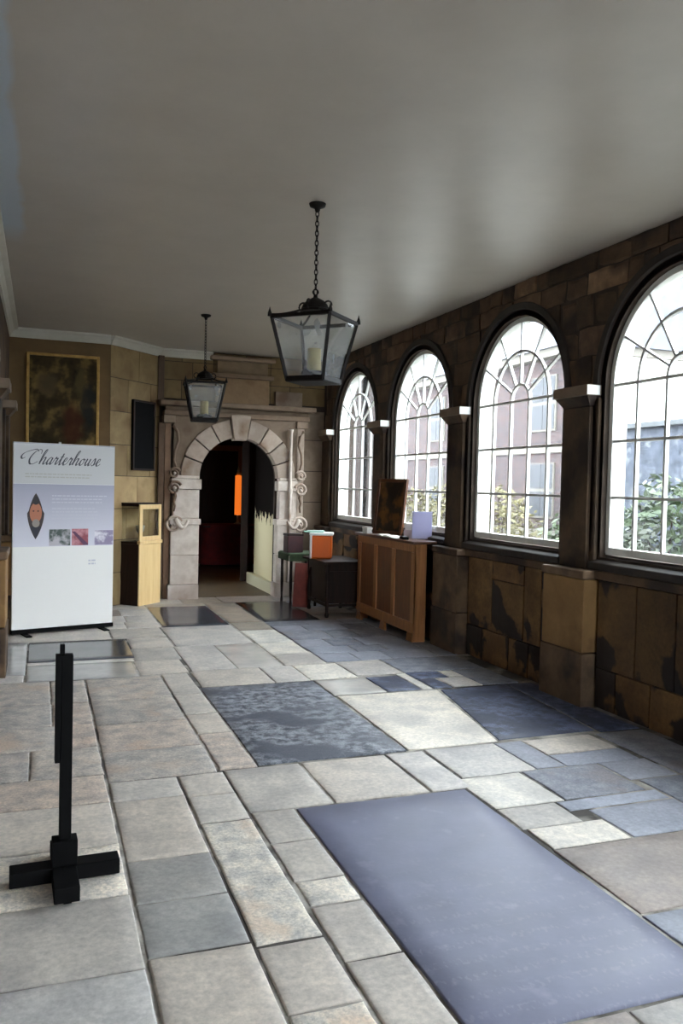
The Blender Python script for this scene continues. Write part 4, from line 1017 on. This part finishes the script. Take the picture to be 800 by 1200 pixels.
# ------------------------------------------------------------------ oak radiator cabinet and what stands on it
cb = thing('oak_cabinet', 'panelled oak radiator cabinet under the windows', 'cabinet', (3.62, 8.49, 0))
y0, y1 = -0.81, 0.80; dx = 0.138
boxo('side_panel', M['oak'], cb, 0.0, dx, y0, y0+0.025, 0.0, 1.012, 0.003); boxo('side_panel', M['oak'], cb, 0.0, dx, y1-0.025, y1, 0.0, 1.012, 0.003)
boxo('back_panel', M['oak_top'], cb, dx-0.012, dx-0.002, y0+0.026, y1-0.026, 0.05, 1.012)
boxo('top_rail', M['oak'], cb, -0.002, 0.022, y0, y1, 0.93, 1.012, 0.004); boxo('bottom_rail', M['oak'], cb, -0.006, 0.022, y0, y1, 0.09, 0.20, 0.006)
xs = [y0, y0+0.085]; pw = (y1-y0-4*0.085)/3
st = [y0+i*(pw+0.085) for i in range(4)]
for s in st: boxo('stile', M['oak'], cb, -0.002, 0.022, s, s+0.085, 0.201, 0.929, 0.004)
for s in st[:3]: boxo('door_panel', M['oak_panel'], cb, 0.012, 0.020, s+0.086, s+0.085+pw-0.001, 0.202, 0.928)
mb = MB()
for s in (y0, y0+(y1-y0-0.16)/2, y1-0.16): MB().add([(-0.006,s,0.0),(-0.006,s+0.16,0.0),(-0.006,s+0.13,0.089),(-0.006,s+0.03,0.089),(0.02,s,0.0),(0.02,s+0.16,0.0),(0.02,s+0.13,0.089),(0.02,s+0.03,0.089)], [(0,1,2,3),(7,6,5,4),(0,4,5,1),(1,5,6,2),(2,6,7,3),(3,7,4,0)]).build('plinth_foot', M['oak'], cb)
boxo('worktop', M['oak_top'], cb, -0.04, 0.26, y0-0.03, y1+0.03, 1.016, 1.046, 0.008)
TOP = 1.046
# icon panel leaning
ic = thing('icon_panel', 'dark gilt religious panel picture leaning on the oak cabinet', 'picture', (3.765, 8.76, TOP+0.004), math.radians(-70))
MI = material('icon_paint', srgb(52,28,16), srgb(120,80,34), 7.0, (0.3,0.4), 0, c3=srgb(26,18,16), s3=6.0, t3=(0.45,0.55))
def lean(o): o.rotation_euler.x = math.radians(-7)
o = boxo('picture_panel', MI, ic, -0.20, 0.20, 0.0, 0.02, 0.04, 0.61); lean(o)
for a in ((-0.24,-0.2,0,0.65),(0.2,0.24,0,0.65),(-0.2,0.2,0.61,0.65),(-0.2,0.2,0,0.04)): o = boxo('frame_rail', M['oak_top'], ic, a[0], a[1], -0.01, 0.024, a[2], a[3], 0.004); lean(o)
def small(name, mb, mat, label, cat, loc, rz=0, **k):
    o = mb.build(name, mat, None, **k); o.location = loc; o.rotation_euler.z = rz; return tag(o, label, cat)
paper = plain('paper_white', srgb(236,234,228), 0.6)
bk = thing('open_book', 'open white visitor book lying flat on the oak cabinet', 'book', (3.645, 8.47, TOP), math.radians(90))
for s in (-1, 1):
    P = []
    for i in range(9):
        t = i/8; P.append((s*t*0.33, 0.004+0.020*math.sin(PI*min(1,t*1.3))**0.6*(1-0.4*t)))
    mb = MB(); V = []
    for px, pz in P: V += [(px,-0.06,pz),(px,0.06,pz),(px,-0.06,0.002),(px,0.06,0.002)]
    F = []
    for i in range(8):
        o = i*4; F += [(o,o+4,o+5,o+1),(o+2,o+3,o+7,o+6),(o,o+2,o+6,o+4),(o+1,o+5,o+7,o+3)]
    F.append((32,33,35,34)); mb.add(V, F); mb.build('page_block', paper, bk)
boxo('cover', M['dark_wood'], bk, -0.34, 0.34, -0.065, 0.065, 0.0, 0.002)
ML = bpy.data.materials.new('backlit_sheet'); ML.use_nodes = True
nt = ML.node_tree; N = nt.nodes; L = nt.links; b = N['Principled BSDF']; b.inputs['Base Color'].default_value = srgb(214,212,238); b.inputs['Roughness'].default_value = 0.6
tl = N.new('ShaderNodeBsdfTranslucent'); tl.inputs['Color'].default_value = srgb(220,218,242); ms = N.new('ShaderNodeMixShader'); ms.inputs[0].default_value = 0.45
L.new(b.outputs[0], ms.inputs[1]); L.new(tl.outputs[0], ms.inputs[2]); L.new(ms.outputs[0], N['Material Output'].inputs['Surface'])
sh = thing('acrylic_stand', 'lavender printed sheet in clear stand before the window', 'sign stand', (3.80, 7.90, TOP), math.radians(-26))
o = boxo('sheet', ML, sh, -0.105, 0.105, 0.0, 0.003, 0.012, 0.30); o = boxo('holder', M['clear'], sh, -0.11, 0.11, -0.003, -0.001, 0.005, 0.305); boxo('stand_foot', M['clear'], sh, -0.11, 0.11, -0.003, 0.07, 0.0, 0.004)
sh2 = thing('leaflet_holder', 'small pale box of leaflets next to the open book', 'leaflet holder', (3.79, 8.16, TOP), math.radians(-60))
boxo('box_front', plain('pale_pink', srgb(206,190,196), 0.5), sh2, -0.07, 0.07, -0.03, -0.026, 0.0, 0.09); boxo('box_back', plain('pale_pink_back', srgb(206,190,196), 0.5), sh2, -0.07, 0.07, 0.026, 0.03, 0.0, 0.15); boxo('box_floor', M['black'], sh2, -0.07, 0.07, -0.026, 0.026, 0.0, 0.004); boxo('leaflets', paper, sh2, -0.06, 0.06, -0.02, 0.022, 0.004, 0.16)
sk = thing('handset', 'black handset lying beside the open book on cabinet', 'handset', (3.64, 8.0, TOP), math.radians(80))
boxo('body', M['black'], sk, -0.09, 0.09, -0.03, 0.03, 0.0, 0.03, 0.008); boxo('keypad', plain('grey_keys', srgb(70,70,74), 0.5), sk, -0.07, 0.02, -0.02, 0.02, 0.03, 0.034, 0.002)
bw = small('white_bowl', MB().lathe([(0.03,0),(0.035,0.008),(0.055,0.03),(0.065,0.055),(0.06,0.055),(0.05,0.03),(0.02,0.012)], (0,0,0), 20), paper, 'small white bowl at the portal end of the oak cabinet', 'bowl', (3.70, 9.20, TOP), smooth=True)
tw = thing('paper_box', 'small white box near the icon on oak cabinet', 'box', (3.64, 9.06, TOP), 0.2)
boxo('carton', paper, tw, -0.035, 0.035, -0.05, 0.05, 0.0, 0.06, 0.004); boxo('lid', plain('box_lid', srgb(220,214,204), 0.6), tw, -0.037, 0.037, -0.052, 0.052, 0.0605, 0.075, 0.003)

# ------------------------------------------------------------------ dark side table, green table, bucket
tt = thing('side_table', 'dark polished wood side table between portal and oak cabinet', 'table', (3.24, 9.36, 0))
boxo('table_top', M['dark_wood'], tt, -0.05, 0.50, -0.05, 0.80, 0.655, 0.685, 0.008)
for x, y in ((0.0,0.0),(0.43,0.0),(0.0,0.70),(0.43,0.70)):
    MB().lathe([(0.022,0.0),(0.026,0.03),(0.018,0.06),(0.022,0.12),(0.028,0.3),(0.020,0.42),(0.028,0.48),(0.028,0.655)], (x+0.03, y+0.03, 0), 12).build('leg', M['dark_wood'], tt, smooth=True)
boxo('apron', M['dark_wood'], tt, 0.0, 0.49, 0.008, 0.03, 0.56, 0.654, 0.003); boxo('apron', M['dark_wood'], tt, 0.008, 0.03, 0.06, 0.70, 0.56, 0.654, 0.003); boxo('apron', M['dark_wood'], tt, 0.46, 0.48, 0.06, 0.70, 0.56, 0.654)
for y in (0.06, 0.62):
    pts = [(0.006, y if y < 0.3 else y+0.08, 0.559)] + [((0.006), (y+0.08*(t/6)) if y < 0.3 else (y+0.08-0.08*(t/6)), 0.559-0.10*(1-t/6)**2) for t in range(7)]
    MB().prism(pts, (0,0,0), (0.02,0,0)).build('bracket', M['dark_wood'], tt)
boxo('stretcher', M['dark_wood'], tt, 0.015, 0.045, 0.05, 0.71, 0.13, 0.16); boxo('stretcher', M['dark_wood'], tt, 0.05, 0.44, 0.015, 0.045, 0.13, 0.16)
boxo('inner_panel', M['dark_wood'], tt, 0.040, 0.052, 0.05, 0.71, 0.165, 0.555); boxo('inner_panel', M['dark_wood'], tt, 0.055, 0.44, 0.040, 0.052, 0.165, 0.555)
boxo('back_board', M['dark_wood'], tt, 0.47, 0.485, 0.04, 0.72, 0.16, 0.56)
gb = thing('green_table', 'small table under a green baize cover beside the portal', 'table', (3.25, 10.55, 0))
baize = material('green_baize', srgb(44,58,38), srgb(62,78,50), 20.0, (0.9,1.0), 0.2)
boxo('cover', baize, gb, -0.20, 0.22, -0.26, 0.24, 0.665, 0.70, 0.012); boxo('cover_drop', baize, gb, -0.212, -0.20, -0.26, 0.24, 0.60, 0.69, 0.004); boxo('cover_drop', baize, gb, -0.20, 0.22, -0.272, -0.26, 0.60, 0.69, 0.004)
for x, y in ((-0.16,-0.22),(0.18,-0.22),(-0.16,0.2),(0.18,0.2)): MB().lathe([(0.018,0.0),(0.02,0.04),(0.014,0.08),(0.022,0.3),(0.018,0.5),(0.024,0.665)], (x,y,0), 10).build('leg', M['dark_wood'], gb, smooth=True)
rf = thing('red_folder', 'dull red portfolio leaning against the green covered table', 'portfolio', (3.20, 10.19, 0.0), 0.0)
redm = material('dull_red_board', srgb(120,50,44), srgb(142,66,56), 10.0, (0.6,0.8), 0.1)
for y, nm in ((0.0,'cover'),(0.014,'cover')):
    mb = MB(); mb.hexa([(-0.12,y,0.02),(0.09,y,0.0),(0.09,y+0.006,0.0),(-0.12,y+0.006,0.02)], [(-0.07,y+0.07,0.58),(0.10,y+0.07,0.57),(0.10,y+0.076,0.57),(-0.07,y+0.076,0.58)]); mb.build(nm, redm, rf)
MB().hexa([(-0.11,0.007,0.025),(0.085,0.007,0.005),(0.085,0.013,0.005),(-0.11,0.013,0.025)], [(-0.065,0.077,0.57),(0.095,0.077,0.56),(0.095,0.083,0.56),(-0.065,0.083,0.57)]).build('papers', paper, rf)
bu = thing('collection_box', 'orange collection box with white edges on the dark side table', 'box', (3.32, 9.78, 0.685), math.radians(-22))
orange = plain('orange_plastic', srgb(216,98,24), 0.4)
boxo('body', orange, bu, -0.13, 0.13, -0.12, 0.12, 0.0, 0.29, 0.02)
for x in (-0.145,): boxo('white_edge', paper, bu, x, x+0.03, -0.125, 0.0, 0.0, 0.30, 0.01)
boxo('white_rim', paper, bu, -0.15, 0.145, -0.13, 0.13, 0.29, 0.325, 0.01)
lf = thing('leaflet_pile', 'mint green leaflets piled on top of the orange box', 'leaflets', (3.27, 9.79, 1.0105), math.radians(-10))
boxo('leaflet', plain('mint_paper', srgb(168,214,198), 0.6), lf, -0.17, 0.06, -0.08, 0.10, 0.0, 0.012, 0.002); boxo('leaflet', plain('mint_paper_light', srgb(196,226,214), 0.6), lf, -0.13, 0.08, -0.07, 0.09, 0.0125, 0.022, 0.002)
db = thing('maroon_box', 'dark maroon box standing on the green baize cover', 'box', (3.16, 10.52, 0.70), 0.1)
boxo('carton', material('maroon', srgb(54,26,30), srgb(74,36,38), 8.0), db, -0.10, 0.12, -0.08, 0.08, 0.0, 0.22, 0.006); boxo('lid', M['dark_wood'], db, -0.105, 0.125, -0.085, 0.085, 0.2205, 0.25, 0.006)

# ------------------------------------------------------------------ black post with cross foot
ps = thing('barrier_post', 'matt black wooden barrier post on a low cross-shaped foot', 'post', (0.105, 3.43, 0), math.radians(2))
boxo('foot_bar', M['black'], ps, -0.205, 0.212, -0.045, 0.040, 0.006, 0.066, 0.004)
boxo('foot_bar', M['black'], ps, -0.050, 0.044, -0.225, -0.0455, 0.006, 0.066, 0.004); boxo('foot_bar', M['black'], ps, -0.044, 0.05, 0.0405, 0.23, 0.006, 0.066, 0.004)
boxo('socket', M['black'], ps, -0.048, 0.048, -0.040, 0.036, 0.066, 0.165, 0.003)
boxo('post', M['black'], ps, -0.022, 0.024, -0.022, 0.022, 0.165, 0.905, 0.003)
boxo('side_plank', M['black'], ps, -0.042, -0.0225, -0.022, 0.022, 0.475, 0.905, 0.002)
boxo('peg', M['black'], ps, -0.026, -0.008, -0.012, 0.012, 0.905, 0.945, 0.002)
for x, y in ((-0.19,0),(0.2,0),(0,-0.2),(0,0.21)): boxo('foot_pad', M['black'], ps, x-0.015, x+0.015, y-0.015, y+0.015, -0.001, 0.006)

# ------------------------------------------------------------------ courtyard outside the windows
M['paving'] = material('court_paving', srgb(88,86,80), srgb(104,101,95), 4.0, (0.8,0.9), 0.2)
cg = MB().box(4.3, 40, -30, 60, -0.5, -0.25).build('ground_courtyard', M['paving']); tag(cg, 'pale paved courtyard ground outside the windows', 'ground', kind='structure')
cg2 = MB().box(-30, 40, -40, -6.3, -0.5, -0.22).build('ground_forecourt', M['paving']); tag(cg2, 'pale paving outside the open archway', 'ground', kind='structure')
MBk = bpy.data.materials.new('court_brick'); MBk.use_nodes = True
nt = MBk.node_tree; N = nt.nodes; L = nt.links; b = N['Principled BSDF']; b.inputs['Roughness'].default_value = 0.9
tc = N.new('ShaderNodeTexCoord'); sx = N.new('ShaderNodeSeparateXYZ'); cx = N.new('ShaderNodeCombineXYZ'); L.new(tc.outputs['Object'], sx.inputs[0])
ad = N.new('ShaderNodeMath'); L.new(sx.outputs['X'], ad.inputs[0]); L.new(sx.outputs['Y'], ad.inputs[1]); L.new(ad.outputs[0], cx.inputs['X']); L.new(sx.outputs['Z'], cx.inputs['Y'])
bk_ = N.new('ShaderNodeTexBrick'); bk_.inputs['Scale'].default_value = 1.0; bk_.inputs['Brick Width'].default_value = 0.23; bk_.inputs['Row Height'].default_value = 0.075; bk_.inputs['Mortar Size'].default_value = 0.008
bk_.inputs['Color1'].default_value = srgb(66,48,46); bk_.inputs['Color2'].default_value = srgb(46,38,41); bk_.inputs['Mortar'].default_value = srgb(74,68,66)
L.new(cx.outputs[0], bk_.inputs['Vector']); L.new(bk_.outputs['Color'], b.inputs['Base Color'])
bl = thing('brick_range', 'long purple-brown brick building across the courtyard', 'building', (0, 0, 0))
MB().box(12.0, 18.0, 16.6, 45.0, -0.3, 4.9).build('wall', MBk, bl)
pale = plain('court_stone', srgb(100,96,88), 0.9)
boxo('eaves', pale, bl, 11.7, 18.2, 16.4, 45.2, 4.9, 5.1); boxo('plinth', pale, bl, 11.93, 12.0, 16.55, 45, -0.3, 0.6); boxo('string_course', pale, bl, 11.95, 12.0, 16.55, 45, 2.55, 2.75)
MB().prism([(11.6,16.3,5.1),(18.3,16.3,5.1),(15.0,16.3,7.6)], (0,0,0), (0,29,0)).build('roof', material('slate_roof', srgb(70,72,80), srgb(92,94,102), 6.0), bl)
boxo('gable_render', plain('pale_render', srgb(206,206,196), 0.9), bl, 12.0, 18.0, 16.5, 16.595, -0.3, 5.6)
dk = plain('dark_window', srgb(34,37,43), 0.6)
for k in range(9):
    y = 18.0+k*3.0
    for z0, z1 in ((0.9,2.3),(3.1,4.5)):
        f = boxo('window', pale, bl, 11.96, 12.02, y-0.55, y+0.55, z0, z1)
        for j in range(2):
            for i in range(2): boxo('pane', dk, f, 11.95, 11.965, y-0.5+i*0.51, y-0.01+i*0.51, z0+0.05+j*(z1-z0)/2, z0-0.03+(j+1)*(z1-z0)/2)
gw = thing('garden_wall', 'low dark slate-grey garden wall with coping behind the shrubs', 'garden wall', (0,0,0))
boxo('wall', material('blue_grey_wall', srgb(44,50,60), srgb(78,84,96), 9.0, (0.8,0.9), 0.3, c3=srgb(104,108,112), s3=6.0, t3=(0.56,0.64)), gw, 9.2, 9.5, -4.0, 12.4, -0.3, 2.66)
boxo('coping', material('dark_coping', srgb(64,68,70), srgb(84,88,90), 5.0), gw, 9.1, 9.6, -4.05, 12.45, 2.66, 2.74)
leafm = material('shrub_leaves', srgb(36,52,27), srgb(74,92,52), 3.0, (0.5,0.7), 0, c3=srgb(104,108,96), s3=1.5)
leafy = material('yellow_shrub_leaves', srgb(72,68,40), srgb(104,98,62), 3.0, (0.5,0.7), 0)
def shrub(x, y, rx, h, n, mat, label, seed):
    rnd = random.Random(seed)
    t = thing('shrub', label, 'shrub', (x, y, -0.25))
    V = []; F = []
    for i in range(n):
        while True:
            p = Vector((rnd.uniform(-1,1), rnd.uniform(-1,1), rnd.uniform(-1,1)))
            if 0.35 < p.length < 1: break
        w = 1+0.35*noise.noise(p*2.3+Vector((seed,0,0)))
        c = Vector((p.x*rx*w, p.y*rx*w, h*0.56+p.z*h*0.44*w))
        a = Vector((rnd.uniform(-1,1), rnd.uniform(-1,1), rnd.uniform(-0.6,0.6))).normalized(); b2 = a.orthogonal().normalized()
        b2.rotate(Matrix.Rotation(rnd.uniform(0,6.28), 3, a)); l = rnd.uniform(0.05,0.10)
        o = len(V); s = a*l; q = b2*l*0.42
        V += [c-s, c-q, c+s, c+q]; F.append((o,o+1,o+2,o+3))
    mb = MB(); mb.add(V, F); o = mb.build('foliage', mat, t); o['kind'] = 'stuff'
    for k in range(4):
        a = k*1.6+seed; MB().tube([(0.05*math.cos(a),0.05*math.sin(a),0),(0.2*rx*math.cos(a),0.2*rx*math.sin(a),h*0.4),(0.5*rx*math.cos(a),0.5*rx*math.sin(a),h*0.8)], 0.03, 6, r_end=0.01).build('stem', M['dark_wood'], t)
shrub(8.0, 9.0, 0.7, 2.1, 1500, leafm, 'loose green shrub growing before the grey garden wall', 1)
shrub(8.1, 7.0, 0.8, 1.9, 1500, leafm, 'broad green shrub by the grey garden wall', 2)
shrub(6.4, 6.4, 0.55, 1.5, 1200, leafm, 'small loose shrub in the middle of the courtyard', 11)
shrub(8.2, 10.9, 0.75, 1.7, 1500, leafm, 'low green shrub at the corner of the garden wall', 3)
for i, y in enumerate((17.6, 20.2, 22.8, 25.6)):
    shrub(10.6, y, 0.9, 1.9, 1200, leafy, 'yellowish shrub before the brick building, ' + ORD[i] + ' from the garden wall', 4+i)
    bpy.data.objects[[o.name for o in bpy.data.objects if o.name.startswith('shrub')][-1]]['group'] = 'yellowish shrubs along the brick building'
